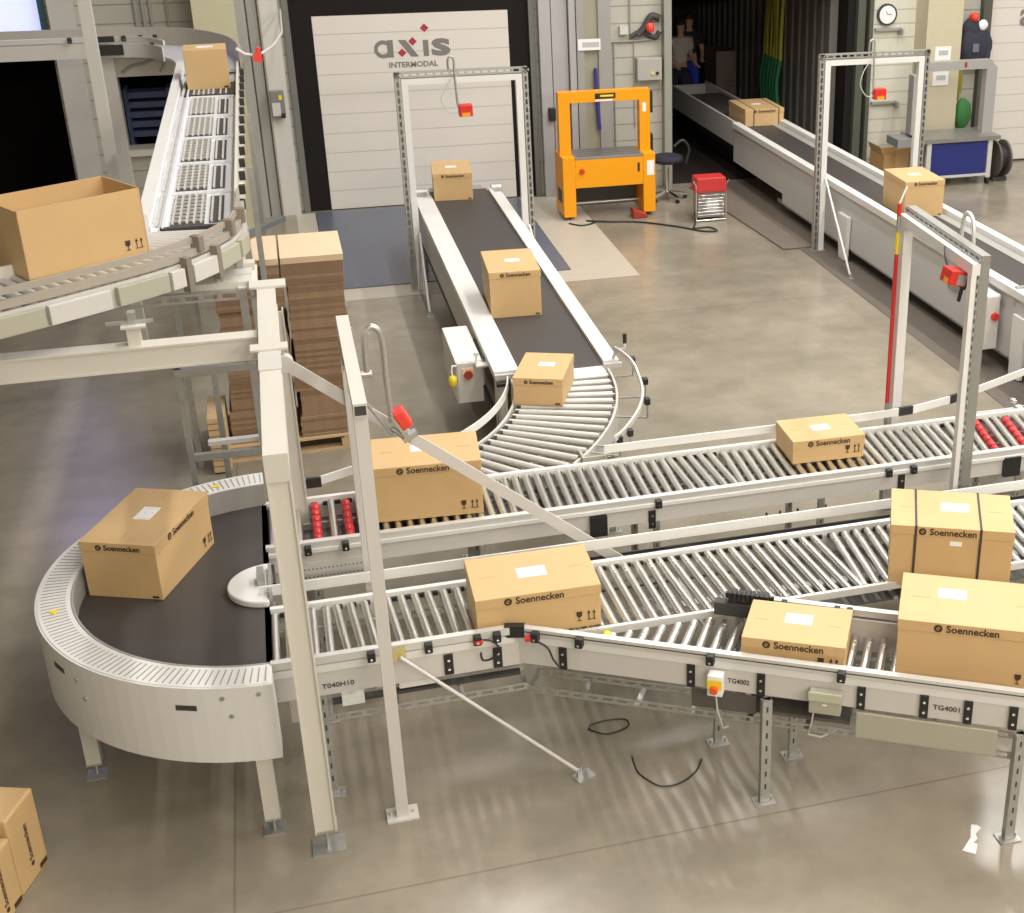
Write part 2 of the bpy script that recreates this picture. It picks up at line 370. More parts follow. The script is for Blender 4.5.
# floor plates
lp = tag(obj('dock_leveller', MB().box(0.36, 3.19, 15.74, 19.3, 0.001, 0.012), mat('blue_grey_steel_plate', (0.155, 0.170, 0.215), 0.38, 0.3, noise=.12, nscale=14)), 'blue-grey steel dock leveller plate in the floor before the closed door', 'dock leveller')
tag(obj('repaired_floor_patch', MB().box(0.28, 3.94, 15.30, 15.73, 0.0005, 0.003).box(3.2, 3.94, 15.73, 19.3, 0.0005, 0.003).box(0.1, .35, 15.3, 19.3, 0.0005, 0.003), mat('pale_concrete', (0.50, 0.455, 0.375), 0.4, noise=.1, nscale=5)), 'pale concrete border around the blue-grey dock leveller', 'floor patch')
tag(obj('track_shadow_strip', MB().box(6.17, 8.1, 9.2, 19.4, 0.001, 0.006), mat('dark_track_and_shadow', (0.135, 0.112, 0.092), 0.6, noise=.12, nscale=3)), 'dark brown floor track with painted shadow under the long dock conveyor', 'floor track and shadow')  # dark track, with the conveyor's shadow painted into the same brown
tag(obj('dock_ramp_plate', MB().prism([(5.72, 19.2), (5.95, 15.8), (6.35, 15.8), (6.25, 19.2)], 0.006, 0.02), mat('worn_plate', (0.20, 0.165, 0.135), 0.5, noise=.15, nscale=4)), 'worn brown plate on the floor before the open dock', 'floor plate')

# ================================================================== boxes
def logo_disc(r):
    m = MB(); seg = 20
    m.cyl((0, 0, -.0006), (0, 0, .0006), r, seg); return m
def top_label(root, x, y, z, wl=0.125, hl=0.085, rz=0):
    M = frame(root) @ T(x, y, z, rz)
    l = obj('shipping_label', MB().box(-wl / 2, wl / 2, -hl / 2, hl / 2, 0, 0.0015, M), PAPER, root)
    pr = MB()
    for i in range(5): pr.box(wl * .30, wl * .44, -hl * .36 + i * hl * .15, -hl * .36 + i * hl * .15 + .004, 0.0015, 0.002, M)
    for i in range(4): pr.box(-wl * .45, -wl * .36, -hl * .36 + i * hl * .18, -hl * .36 + i * hl * .18 + .005, 0.0015, 0.002, M)
    pr.box(-wl * .05, wl * .12, hl * .1, hl * .14, 0.0015, 0.002, M).box(0, wl * .1, -hl * .3, -hl * .25, 0.0015, 0.002, M)
    obj('printing', pr, PGREY, l)
def face_print(root, Mf, wf, h, big, icons=True, text=True, tw=None):
    """Mf: face frame (origin at bottom centre of the face, x along, y up, z out)"""
    M = frame(root) @ Mf
    if text:
        tw = tw or min(0.27, wf * .48); ts = tw / 6.0
        x0 = (-wf * .02 if wf > .6 else 0.01)
        zc = h - 0.033
        obj('brand_lettering', placed(text_mb('Soennecken', ts * 1.32, 0.0012, 0.0012, tw), M @ Matrix.Translation((x0 + 0.02, zc, 0.0015))), INK, root)
        d = MB(); rr = ts * .5
        d.cyl((x0 + .02 - tw / 2 - ts * .95, zc, 0), (x0 + .02 - tw / 2 - ts * .95, zc, .0015), rr, 20)
        obj('round_emblem', placed(d, M), INK, root)
        dd = MB(); cx = x0 + .02 - tw / 2 - ts * .95
        dd.prism([(cx - rr * .5, zc - rr * .1), (cx + rr * .1, zc - rr * .55), (cx + rr * .2, zc - rr * .4), (cx - rr * .4, zc + rr * .05)], .0015, .002)
        dd.prism([(cx - rr * .1, zc + rr * .5), (cx + rr * .5, zc + rr * .1), (cx + rr * .4, zc - rr * .05), (cx - rr * .2, zc + rr * .35)], .0015, .002)
        obj('emblem_cutout', placed(dd, M), CARD, root)
    if icons:
        g = MB(); x = wf / 2 - .125; q = 0.0012
        g.prism([(x - .017, .105), (x + .017, .105), (x + .015, .078), (x + .003, .068), (x - .003, .068), (x - .015, .078)], 0, q)
        g.prism([(x - .002, .07), (x + .002, .07), (x + .002, .048), (x - .002, .048)], 0, q).prism([(x - .012, .05), (x + .012, .05), (x + .012, .045), (x - .012, .045)], 0, q)
        for xx in (x + .055, x + .085):
            g.prism([(xx - .0025, .05), (xx + .0025, .05), (xx + .0025, .09), (xx - .0025, .09)], 0, q)
            g.prism([(xx - .009, .088), (xx + .009, .088), (xx, .108)], 0, q)
        g.prism([(x + .045, .046), (x + .095, .046), (x + .095, .05), (x + .045, .05)], 0, q)
        obj('handling_symbols', placed(g, M), INK, root)
def carton(label, x, y, z, rz, w, d, h, group='parcels on the conveyors', lid=True, sym=True, small=False, lab=(0, 0, 0, 1), straps=(), side=False, front=True):
    t = thing('cardboard_box', label, 'box', (x, y, z), R(rz), group)
    F = frame(t); lh = 0.062
    b = MB().box(-w / 2, w / 2, -d / 2, d / 2, 0, h - (lh if lid else 0), F)
    obj('box_body', b, CARD, t, bevel=0.003)
    if lid:
        e = 0.004
        obj('box_lid', MB().box(-w / 2 - e, w / 2 + e, -d / 2 - e, d / 2 + e, h - lh, h, F), CARD, t, bevel=0.003)
    # flap slits in the lid top
    sl = MB(); ax = w > d
    L = max(w, d); 
    for sgn in (-1, 1):
        a, b2 = sorted((sgn * L * .30, sgn * L * .43))
        if ax: sl.box(a, b2, -.002, .002, h, h + .0008, F)
        else: sl.box(-.002, .002, a, b2, h, h + .0008, F)
    obj('lid_slit', sl, CARDIN, t)
    top_label(t, lab[0], lab[1], h, rz=R(lab[2]), wl=.15 * lab[3], hl=.10 * lab[3])
    ff = Matrix.Translation((0, -d / 2 - .0045, 0)) @ FRONT
    if front: face_print(t, ff, w, h, True, icons=sym and w > .5)
    # small code at a lower corner
    if w < .5:
        obj('corner_code', placed(placed(MB().prism([(w / 2 - .06, .012), (w / 2 - .02, .012), (w / 2 - .02, .026), (w / 2 - .06, .026)], 0, .001), ff), F), INK, t)
    if side:
        face_print(t, Matrix.Translation((w / 2 + .0045, 0, 0)) @ Matrix.Rotation(PI / 2, 4, 'Z') @ FRONT, d, h, True, icons=True)
    for sx in straps:
        obj('strap', MB().box(sx - .007, sx + .007, -d / 2 - .007, -d / 2 - .004, 0, h + .003, F).box(sx - .007, sx + .007, -d / 2 - .007, d / 2 + .007, h, h + .003, F).box(sx - .007, sx + .007, d / 2 + .004, d / 2 + .007, 0, h + .003, F), STRAPM, t)
    return t
ZR = 0.82
carton('brown lidded box lying skewed on the dark curved belt', -1.037, 7.937, ZR + .001, -23.1, 0.456, 0.698, 0.362, side=True, lab=(0.0, 0.03, 90, 1.05))
carton('large brown box on the rear roller conveyor behind the diagonal brace', 0.677, 8.363, ZR, -4.2, 0.688, 0.470, 0.386, lab=(-.02, .03, 0, 1))
carton('large brown box on the front roller conveyor beside the kink in its rail', 1.084, 6.785, ZR, -0.9, 0.698, 0.474, 0.266, lab=(0.0, 0.0, 0, 1.1))
carton('flat brown box on the rear roller conveyor between two portal posts', 3.485, 8.40, ZR, -1.7, 0.534, 0.382, 0.176, lab=(0.0, 0.0, 0, .9))
b5 = carton('brown box bound with two dark straps on the front rollers', 3.595, 6.565, ZR, -24.7, 0.709, 0.476, 0.402, straps=(-.21, .165), sym=False, lab=(.02, .03, 0, 1.1))
obj('small_label', placed(MB().prism([(-.03, 0), (.04, 0), (.04, .03), (-.03, .03)], 0, .0012), frame(b5) @ Matrix.Translation((.02, -.2395, .285)) @ FRONT), PAPER, b5)
carton('small brown box on the angled roller lane behind its clamped rail', 2.396, 5.965, ZR, -28.3, 0.552, 0.387, 0.182, lab=(0.0, 0.04, 0, 1))
carton('big brown box on the angled roller lane in front of the strapped box', 3.255, 5.62, ZR, -28.0, 0.760, 0.490, 0.366, lab=(-.11, .06, 0, 1))
carton('small brown box on the curved rollers below the belt conveyor', 1.790, 10.041, ZR, -21.3, 0.385, 0.551, 0.227, lab=(0.02, 0.03, 0, .85))
carton('tall brown box halfway along the central dark belt', 1.913, 12.250, ZR, -2.9, 0.464, 0.699, 0.433, lab=(0.02, 0.0, 0, .9))
carton('brown box under the portal frame at the start of the central belt', 1.942, 16.62, ZR, -5.0, 0.458, 0.699, 0.325, lab=(0.0, 0.0, 0, .9))
carton('tall brown box beyond the striped pole on the long dock conveyor', 6.985, 14.338, ZR, -2.0, 0.474, 0.658, 0.418, lab=(0.0, 0.0, 0, .9))
carton('flat brown box bound with two straps inside the dark dock opening', 6.93, 19.75, ZR, -0.1, 0.60, 0.80, 0.248, straps=(-.17, .22), sym=False, lab=(0, 0, 0, .9))
ub = carton('brown box with plain sides at the far end of the raised conveyor', -0.595, 14.42, 2.60, 1.5, 0.395, 0.38, 0.372, lid=False, front=False, sym=False)
def open_carton(label, x, y, z, rz, w, d, h, flaps=None, icons=False, mt=CARD, group=None, t=.006, tilt=None):
    o = thing('open_cardboard_box', label, 'box', (x, y, z), R(rz), group)
    F = frame(o)
    m = MB().box(-w / 2, w / 2, -d / 2, -d / 2 + t, 0, h, F).box(-w / 2, w / 2, d / 2 - t, d / 2, 0, h, F).box(-w / 2, -w / 2 + t, -d / 2, d / 2, 0, h, F).box(w / 2 - t, w / 2, -d / 2, d / 2, 0, h, F).box(-w / 2, w / 2, -d / 2, d / 2, 0, t, F)
    obj('box_walls', m, mt, o)
    if icons: face_print(o, Matrix.Translation((0, -d / 2 - .0015, 0)) @ FRONT, w, h, True, icons=True, text=False)
    return o
open_carton('large open-topped brown box riding on the raised curved conveyor', -1.258, 8.591, 2.602, 31.9, 0.732, 0.446, 0.400, icons=True)
ob = open_carton('empty brown carton with raised flaps standing by the wall behind the long conveyor', 8.92, 19.0, 0, 2, 0.62, 0.46, 0.40, mt=CARDIN)
F = frame(ob)
obj('flap', MB().box(-.11, .10, -.236, -.231, .0, .46, F), CARD, ob)
obj('flap', MB().bar(F @ Vector((-.31, 0, .4)), F @ Vector((-.36, 0, .52)), .44, .006), CARD, ob)
obj('flap', MB().bar(F @ Vector((.31, 0, .4)), F @ Vector((.40, 0, .50)), .44, .006), CARD, ob)
# two cartons standing on edge at the lower left corner of the view
for (lb, x, y, h) in (('taller brown carton standing on end on the floor behind a shorter one', -1.815, 6.33, .475), ('brown carton standing on end on the floor, in front of the taller one', -1.90, 6.05, .40)):
    t = thing('cardboard_box', lb, 'box', (x, y, 0), R(-20), 'cartons on the floor in the near corner'); F = frame(t)
    obj('box_body', MB().box(-.18, .18, -.135, .135, 0, h, F), CARD, t, bevel=.012)
    ff = F @ Matrix.Translation((.1815, 0, h / 2)) @ Matrix.Rotation(PI / 2, 4, 'Z') @ FRONT @ Matrix.Rotation(PI / 2, 4, 'Z')
    obj('brand_lettering', placed(text_mb('Soennecken', .05, .0012, .0006, .22), ff @ Matrix.Translation((.0, .0, 0))), INK, t)
    obj('round_emblem', placed(MB().cyl((-.135, 0, 0), (-.135, 0, .001), .014, 16), ff), INK, t)
    obj('corner_code', placed(MB().prism([(-h / 2 + .02, -.12), (-h / 2 + .05, -.12), (-h / 2 + .05, -.05), (-h / 2 + .02, -.05)], 0, .001), ff), INK, t)

# ================================================================== roller conveyors
def roller_mesh(L, r=0.025, ends=True, material=None):
    m = MB().cyl((-L / 2, 0, 0), (L / 2, 0, 0), r, 14)
    m.cyl((-L / 2 - .03, 0, 0), (-L / 2, 0, 0), .007, 6).cyl((L / 2, 0, 0), (L / 2 + .03, 0, 0), .007, 6)
    return m.mesh('roller', material or ROLL)
def along(p0, p1): 
    p0, p1 = Vector(p0), Vector(p1); d = p1 - p0; c = (p0 + p1) / 2
    return Matrix.Translation(c) @ Matrix.Rotation(math.atan2(d.y, d.x), 4, 'Z'), d.length
_rm = {}
def roller(parent, a, b, z=ZR - .025, material=None, name='roller', label=None, groove=False):
    M, L = along((a[0], a[1], z), (b[0], b[1], z)); k = (round(L, 2), material.name if material else '', groove)
    if k not in _rm:
        me = MB().cyl((-L / 2, 0, 0), (L / 2, 0, 0), .025, 14).cyl((-L / 2 - .02, 0, 0), (-L / 2, 0, 0), .007, 6).cyl((L / 2, 0, 0), (L / 2 + .02, 0, 0), .007, 6)
        if groove:
            for q in (.05, .085): me.cyl((L / 2 - q - .006, 0, 0), (L / 2 - q, 0, 0), .0275, 14)
        _rm[k] = me.mesh('roller', material or ROLL)
    return inst(name, _rm[k], parent, M, label)
def wheel_roller(parent, a, b, z=ZR - .025):
    """a shaft with red rubber wheels"""
    a = Vector((a[0], a[1], z)); b = Vector((b[0], b[1], z)); d = (b - a).normalized(); L = (b - a).length
    ax = obj('wheel_shaft', MB().cyl(a, b, .008, 8), GALV, parent)
    n = 6
    for i in range(n):
        c = a + d * (L * (i + .5) / n)
        q = d * (L / n * .42)
        obj('red_wheel', MB().tube([c - q, c - q * .6, c + q * .6, c + q], .03, 16, True, [.020, .030, .030, .020]), REDR, ax)
def perforated(m, p0, p1, w, pitch=0.085, up=(0, 0, 1), t=.003, h=None):
    """slotted galvanised strip: two long edges and webs with slots between them"""
    p0, p1 = Vector(p0), Vector(p1); d = (p1 - p0); L = d.length; d.normalize(); u = Vector(up)
    m.bar(p0 + u * (w * .36), p1 + u * (w * .36), t, w * .28, up=up); m.bar(p0 - u * (w * .36), p1 - u * (w * .36), t, w * .28, up=up)
    n = max(1, int(L / pitch))
    for i in range(n + 1):
        c = p0 + d * (L * i / n); m.bar(c - d * .014, c + d * .014, t, w * .46, up=up)
def clamp(parent, x, y, z, rz=0, s=1.0):
    """black plastic clamp knob on a rail"""
    M = T(x, y, z, rz)
    c = obj('clamp', MB().box(-.022 * s, .022 * s, -.035, .01, -.03 * s, .03 * s, M), BLACK, parent, bevel=.006)
    obj('clamp_bolt', MB().cyl(M @ Vector((0, -.036, -.008)), M @ Vector((0, -.042, -.008)), .007, 8), CHROME, c)
def bracket(parent, x, y, z0, z1, rz=0, w=.05):
    M = T(x, y, 0, rz)
    c = obj('splice_bracket', MB().box(-w / 2, w / 2, -.012, .0, z0, z1, M), BLACK, parent, bevel=.003)
    for zz in (z0 + (z1 - z0) * .28, z0 + (z1 - z0) * .72):
        obj('bracket_bolt', MB().cyl(M @ Vector((0, -.012, zz)), M @ Vector((0, -.018, zz)), .008, 10), CHROME, c)
def support(parent, x, y, z1, name='leg', w=.045, rz=0, matl=GALV, foot=True):
    M = T(x, y, 0, rz)
    l = obj(name, MB().box(-w / 2, w / 2, -w * .35, w * .35, .01, z1, M), matl, parent)
    z = .1
    while z < z1 - .05:
        obj('leg_slot', MB().box(-w * .10, w * .10, -w * .35 - .001, -w * .35, z, z + .035, M), DARK, l); z += .085
    if foot: obj('foot_plate', MB().box(-.06, .06, -.045, .045, 0, .008, M).cyl(M @ Vector((.045, 0, .008)), M @ Vector((.045, 0, .03)), .006, 8).cyl(M @ Vector((-.045, 0, .008)), M @ Vector((-.045, 0, .03)), .006, 8), GALV, l)

# ---- rear roller conveyor (C)
CX0, CX1 = -0.36, 5.75
CY0, CY1 = 8.02, 8.60
t = thing('roller_conveyor', 'rear roller conveyor running straight across behind the front one', 'conveyor', (2.7, 8.3, 0), 0, None)
x = .16 + .06; n = 5
for xx in (-.34, -.27, -.175, .045): roller(t, (xx, CY0), (xx, CY1))
for xx in (-.06, .14): wheel_roller(t, (xx, CY0 + .02), (xx, CY1 - .02))
while x < CX1:
    sk = 0 if x < 1.2 else (R(1.2) if x < 2.4 else (R(-3) if x < 2.8 else (R(2.5) if x < 3.9 else (R(4.5) if x < 4.5 else R(10)))))
    dx = math.tan(sk) * (CY1 - CY0) / 2
    if n in (65, 68): wheel_roller(t, (x - dx, CY0 + .02), (x + dx, CY1 - .02)); x += .02
    else: roller(t, (x - dx, CY0), (x + dx, CY1))
    x += .076; n += 1
for nm, y0, y1, z0, z1, mt in (('side_rail', 7.955, 8.0, .795, .845, ALU), ('side_panel', 7.965, 7.985, .655, .795, GREYP), ('rail_lip', 7.945, 7.96, .775, .80, WHITE),
                               ('side_rail', 8.615, 8.65, .78, .83, WHITE), ('side_panel', 8.62, 8.635, .655, .78, GREYP)):
    obj(nm, MB().box(CX0 - .02, CX1, y0, y1, z0, z1), mt, t)
bed = MB(); x = CX0
while x < CX1: bed.box(x, x + .03, CY0 - .02, CY1 + .02, .69, .72); x += .6
bed.box(CX0, CX1, 8.12, 8.2, .721, .735).box(CX0, CX1, 8.42, 8.44, .70, .74).box(2.0, CX1, 8.28, 8.31, .72, .74)
obj('bed_frame', bed, GALV, t)
PAN = mat('gap_shade_grey', (.15, .145, .13), .5, .3, noise=.2, nscale=7)
obj('gap_shade_pan', MB().box(CX0, 5.7, CY0 - .01, CY1 + .01, .672, .685), PAN, t)  # dark pan for the grey plates and the shade between the rollers
bbm = MB().box(0, .038, 0, .017, 0, .025).mesh('bearing_block', BLACK); x = CX0 + .05
while x < CX1 - .1: inst('bearing_block', bbm, t, T(x, 8.597, .775)); x += .076
# guard planks of the far side (the section in front of the long conveyor bends outward)
def plank(parent, pts, z0, z1, th=.012, name='guard_plank', mt=WHITE):
    m = MB(); path = []
    for i, p in enumerate(pts):
        a = Vector(pts[max(0, i - 1)]); b = Vector(pts[min(len(pts) - 1, i + 1)]); d = (b - a).normalized(); path.append((p[0], p[1], -d.y, d.x))
    m.sweep([(0, z0), (th, z0), (th, z1), (0, z1)], path); return obj(name, m, mt, parent)
plank(t, [(1.95, 8.66), (3.22, 8.66)], .875, .935)
plank(t, [(3.22, 8.66), (4.05, 8.67), (4.38, 8.70), (4.75, 8.80)], .875, .935)
plank(t, [(4.80, 8.82), (5.9, 9.30)], .875, .935)
for (x, y, rz) in ((4.30, 8.69, 5), (4.775, 8.81, 18)): obj('splice_bracket', MB().box(-.06, .06, -.004, .02, .872, .938, T(x, y, 0, R(rz))), BLACK, t)
plank(t, [(-.30, 8.68), (-.05, 8.70)], .875, .935)
obj('splice_bracket', MB().box(-.10, .0, 8.69, 8.715, .87, .94), BLACK, t)
plank(t, [(-.02, 8.71), (.3, 8.86), (.72, 9.02)], .875, .935)
for x in (-.1, 1.0, 2.15, 3.35, 4.9): support(t, x, 8.0, .66); support(t, x, 8.62, .66)
for x in (2.15, 3.83, 4.02, .10, -.13): clamp(t, x, 7.95, .80)
obj('splice_bracket', MB().box(1.68, 1.795, 7.93, 7.964, .615, .76), BLACK, t)
bracket(t, 2.11, 7.962, .61, .745); bracket(t, 3.94, 7.962, .60, .76); obj('splice_bracket', MB().box(4.74, 4.87, 7.93, 7.964, .64, .79), BLACK, t)
bracket(t, .26, 7.962, .60, .80)
# perforated apron at the left end
ap = MB(); ap.box(-.24, .24, 7.955, 7.965, .56, .70)
obj('perforated_apron', ap, GREYP, t)
hp = MB()
for i in range(18):
    for j in range(2): hp.cyl((-.215 + i * .025, 7.953, .60 + j * .055), (-.215 + i * .025, 7.9555, .60 + j * .055), .005, 6)
obj('apron_holes', hp, DARK, t)
rods = MB()
for x in (2.92, 3.02, 3.15, 3.36): rods.cyl((x, 7.93, .55), (x, 7.93, .62), .008, 6)
obj('hanging_bolts', rods, DARK, t)

# ---- front roller conveyor (D)
DX0, DX1 = -0.37, 5.6
t = thing('roller_conveyor', 'front roller conveyor leaving the curved belt', 'conveyor', (2.3, 6.9, 0))
x = DX0 + .02; n = 0
while x < DX1:
    sk = 0 if x < .02 else (R(-4) if x < .6 else (R(-2) if x < 1.9 else (R(-4.5) if x < 3.0 else R(5))))
    y0 = 6.555 if x < 1.15 else 6.53
    dx = math.tan(sk) * (7.195 - y0) / 2
    roller(t, (x - dx, y0), (x + dx, 7.195), groove=(x > 1.2)); x += .079; n += 1
    if n in (2, 7): x += .055
obj('side_rail', MB().box(DX0, .926, 6.485, 6.525, .88, .925), ALU, t)
obj('side_rail', MB().box(DX0, .926, 6.49, 6.52, .825, .87), WHITE, t)
obj('side_panel', MB().box(DX0, .98, 6.496, 6.51, .675, .825), GREYP, t)
obj('divider_rail', MB().prism([(1.25, 6.475), (DX1, 6.475), (DX1, 6.50), (1.25, 6.50)], .79, .835), ALU, t)
obj('side_rail', MB().box(DX0, DX1, 7.222, 7.255, .785, .83), WHITE, t)
obj('side_panel', MB().box(DX0, DX1, 7.228, 7.245, .64, .785), GREYP, t)
plank(t, [(DX0 - .05, 7.36), (5.6, 7.36)], .842, .908, name='guard_plank')
bed = MB(); x = DX0
while x < DX1: bed.box(x, x + .03, 6.515, 7.22, .69, .71); x += .6
bed.box(DX0, DX1, 6.74, 6.80, .711, .73).box(DX0, DX1, 7.10, 7.12, .711, .74)
obj('bed_frame', bed, GALV, t)
obj('gap_shade_pan', MB().box(2.6, 5.5, 6.54, 7.21, .672, .685), PAN, t)  # dark sheet added to stand for shade in the roller gaps
x = DX0 + .05
while x < DX1 - .1: inst('bearing_block', bbm, t, T(x, 7.20, .778)); x += .079
for x in (-.12, 2.5, 4.6): support(t, x, 7.235, .64)
support(t, -.13, 6.52, .67)
for x in (.15, .46, .73, .84): clamp(t, x * .983, 6.488, .888)
bracket(t, .555, 6.495, .685, .815); bracket(t, .825, 6.495, .68, .81)
obj('conveyor_code', placed(text_mb('T040H10', .042, .001, .0008, .17), Matrix.Translation((-.04, 6.494, .73)) @ FRONT), LTEXT, t)
obj('reflector_tab', MB().box(.20, .25, 6.47, 6.49, .805, .825), RED, t)
obj('motor_cover', MB().box(-.03, .09, 6.49, 6.57, .59, .65), WHITE, t)
obj('motor_cover', MB().box(.28, .48, 6.51, 6.57, .63, .675), WHITE, t)
obj('drip_tray', MB().box(1.5, 5.6, 7.27, 7.60, .585, .60).box(1.5, 5.6, 7.595, 7.605, .601, .66), mat('dark_tray', (.075, .072, .066), .35, .3), t)
obj('tray_label', MB().box(2.18, 2.32, 7.50, 7.57, .60, .602), PGREY, t)
obj('drive_channel', MB().box(-.08, .95, 6.51, 6.55, .595, .615), DARK, t)
# pads between C and D
# cable tray under D and E
def tray(name, label, p0, p1, ws, z, cat='cable tray'):
    d = (Vector(p1) - Vector(p0)).normalized(); nrm = Vector((-d.y, d.x, 0))
    t = thing(name, label, cat, (p0[0], p0[1], 0))
    m = MB()
    perforated(m, (p0[0], p0[1], z), (p1[0], p1[1], z), .045)
    a = Vector(p0) + nrm * ws; b = Vector(p1) + nrm * ws
    perforated(m, (a.x, a.y, z), (b.x, b.y, z), .045)
    obj('slotted_side', m, GALV, t)
    L = (Vector(p1) - Vector(p0)).length; n = int(L / .3)
    for i in range(n + 1):
        c = Vector(p0) + d * (L * i / n); e = c + nrm * ws; obj('cross_rung', MB().bar((c.x, c.y, z - .02), (e.x, e.y, z - .02), .03, .004), GALV, t)
    return t
tray('cable_tray', 'slotted galvanised cable tray slung under the front straight conveyor', (-.10, 6.50, 0), (.98, 6.50, 0), .18, .52)
tray('cable_tray', 'slotted galvanised cable tray slung under the angled roller lane', (.98, 6.50, 0), (3.75, 4.917, 0), .18, .50)

# ---- angled roller lane (E)
ang = R(-29.75); EO = Vector((0.926, 6.495)); ed = Vector((math.cos(ang), math.sin(ang))); en = Vector((-ed.y, ed.x))
def E(s, q): p = EO + ed * s + en * q; return (p.x, p.y)
def EM(s, q=0, z=0): p = EO + ed * s + en * q; return T(p.x, p.y, z, ang)
t = thing('roller_conveyor', 'angled roller lane that branches off the front conveyor', 'conveyor', (2.3, 5.9, 0), ang)
EL = 3.3; EWID = 0.51; KS = .983
MN = None
s = .42
while s < EL:
    q1 = EWID
    p = EO + ed * s + en * EWID
    if p.y > 6.44: # clip where the lane meets the straight rollers
        q1 = (6.44 - (EO + ed * s).y) / en.y
    if q1 > .08: roller(t, E(s, .045), E(s, q1), groove=True)
    s += .083
for (s0, q) in ((.33, .12), (.47, .20)):
    a = E(s0, q)
    obj('yellow_transfer_wheel', MB().cyl((a[0] - .012, a[1] - .02, .80), (a[0] + .012, a[1] + .02, .80), .028, 14), YELLOW, t)
M = EM(0); MN = EM(0, 0, .07)
obj('side_rail', MB().box(0, EL, 0, .04, .805, .85, MN), ALU, t)
obj('rail_groove', MB().box(0, EL, -.002, .0, .825, .831, MN), DARK, t)
obj('side_rail', MB().box(.0, EL, .006, .036, .755, .80, MN), WHITE, t)
obj('side_panel', MB().box(.02, EL, .01, .028, .615, .755, MN), GREYP, t)
obj('corner_block', MB().box(-.055, .055, -.012, .03, .86, .932, T(.926, 6.49, 0, ang / 2)), BLACK, t)
obj('side_rail', MB().box(1.36, EL, EWID + .02, EWID + .06, .93, .97, M), ALU, t)
obj('side_panel', MB().box(1.30, EL, EWID + .03, EWID + .045, .70, .90, M), GREYP, t)
br = MB()
for i in range(9): br.box(1.10 + i * .026, 1.12 + i * .026, EWID + .01, EWID + .07, .93, .985, M)
br.box(1.08, 1.36, EWID + .03, EWID + .05, .94, .975, M)
obj('brush_strip', br, BLACK, t)
obj('nose_plate', MB().box(1.02, 1.30, EWID - .0, EWID + .06, .84, .92, M), DARK, t)
for s0 in (.128, .386, 1.133, 1.85): 
    p = E(s0 * KS, -.002); clamp(t, p[0], p[1], .885, ang)
for s0 in (1.42, 1.72, 1.79): p = E(s0, EWID + .03); clamp(t, p[0], p[1], .95, ang, .8)
for s0 in (.282, 1.021, 1.413, 1.96, 2.295, 2.526, 2.76):
    p = E(s0 * KS, .006); bracket(t, p[0], p[1], .685, .827, ang, .045)
obj('conveyor_code', placed(text_mb('TG4002', .042, .001, .0008, .12), EM(1.265, .008, .75) @ FRONT), LTEXT, t)
obj('conveyor_code', placed(text_mb('TG4001', .042, .001, .0008, .14), EM(2.375, .008, .755) @ FRONT), LTEXT, t)
obj('bed_frame', MB().box(.5, EL, .12, .16, .69, .72, M).box(1.2, EL, .42, .46, .69, .72, M).box(1.3, 1.33, 0.03, .5, .66, .69, M).box(2.3, 2.33, 0.03, .5, .66, .69, M), GALV, t)
for s0 in (1.425, 2.755):
    p = E(s0, -.02); support(t, p[0], p[1], .68, rz=0, w=.055)
    obj('leg_arm', MB().box(s0 - .02, s0 + .02, -.02, .03, .655, .68, M), GALV, t)
p = E(1.064, .44); support(t, p[0], p[1], .66)
p = E(1.512, .42); support(t, p[0], p[1], .66)
obj('control_cover', MB().box(1.907, 2.644, -.012, .004, .44, .60, MN), OLIVE, t, bevel=.004)
obj('dark_underpan', MB().box(1.0, 1.87, .05, .30, .54, .56, M).box(1.0, 1.36, .03, .05, .54, .66, M), mat('dark_tin', (.13, .12, .11), .45, .3), t)
# emergency stop and junction box hang on the lane
p = E(1.148, -.02)
es = thing('emergency_stop', 'yellow and white emergency stop box with a red button on the angled lane', 'emergency stop', (p[0], p[1], .715), ang)
F = frame(es)
obj('housing', MB().box(-.042, .042, -.045, .02, -.03, .10, F), PAPER, es, bevel=.006)
obj('yellow_plate', MB().box(-.040, .040, -.05, -.046, .02, .075, F), YELLOW, es)
obj('button', MB().cyl(F @ Vector((0, -.05, .022)), F @ Vector((0, -.075, .022)), .022, 16), mat('red_orange_button', (.85, .10, .02), .35), es)
obj('cable', MB().tube([F @ Vector(v) for v in ((0, -.01, -.03), (.01, -.01, -.14), (.04, .0, -.26), (.06, .05, -.28))], .005, 6), GREYP, es)
p = E(1.742, -.02)
jb = thing('junction_box', 'sage green-grey junction box clipped under the lane rail', 'junction box', (p[0], p[1], .67), ang)
F = frame(jb)
obj('housing', MB().box(-.085, .085, -.035, .02, -.01, .12, F), OLIVE, jb, bevel=.004)
obj('lid', MB().box(-.088, .088, -.045, -.035, .075, .125, F), mat('pale_sage', (.5, .5, .38), .4), jb)
obj('lamp', MB().box(-.012, .012, -.037, -.0355, .045, .055, F), PAPER, jb)
obj('cable', MB().tube([F @ Vector(v) for v in ((-.06, 0, -.01), (-.07, 0, -.10), (-.09, .02, -.19), (-.02, .05, -.22), (.06, .08, -.18))], .005, 6), GREYP, jb)

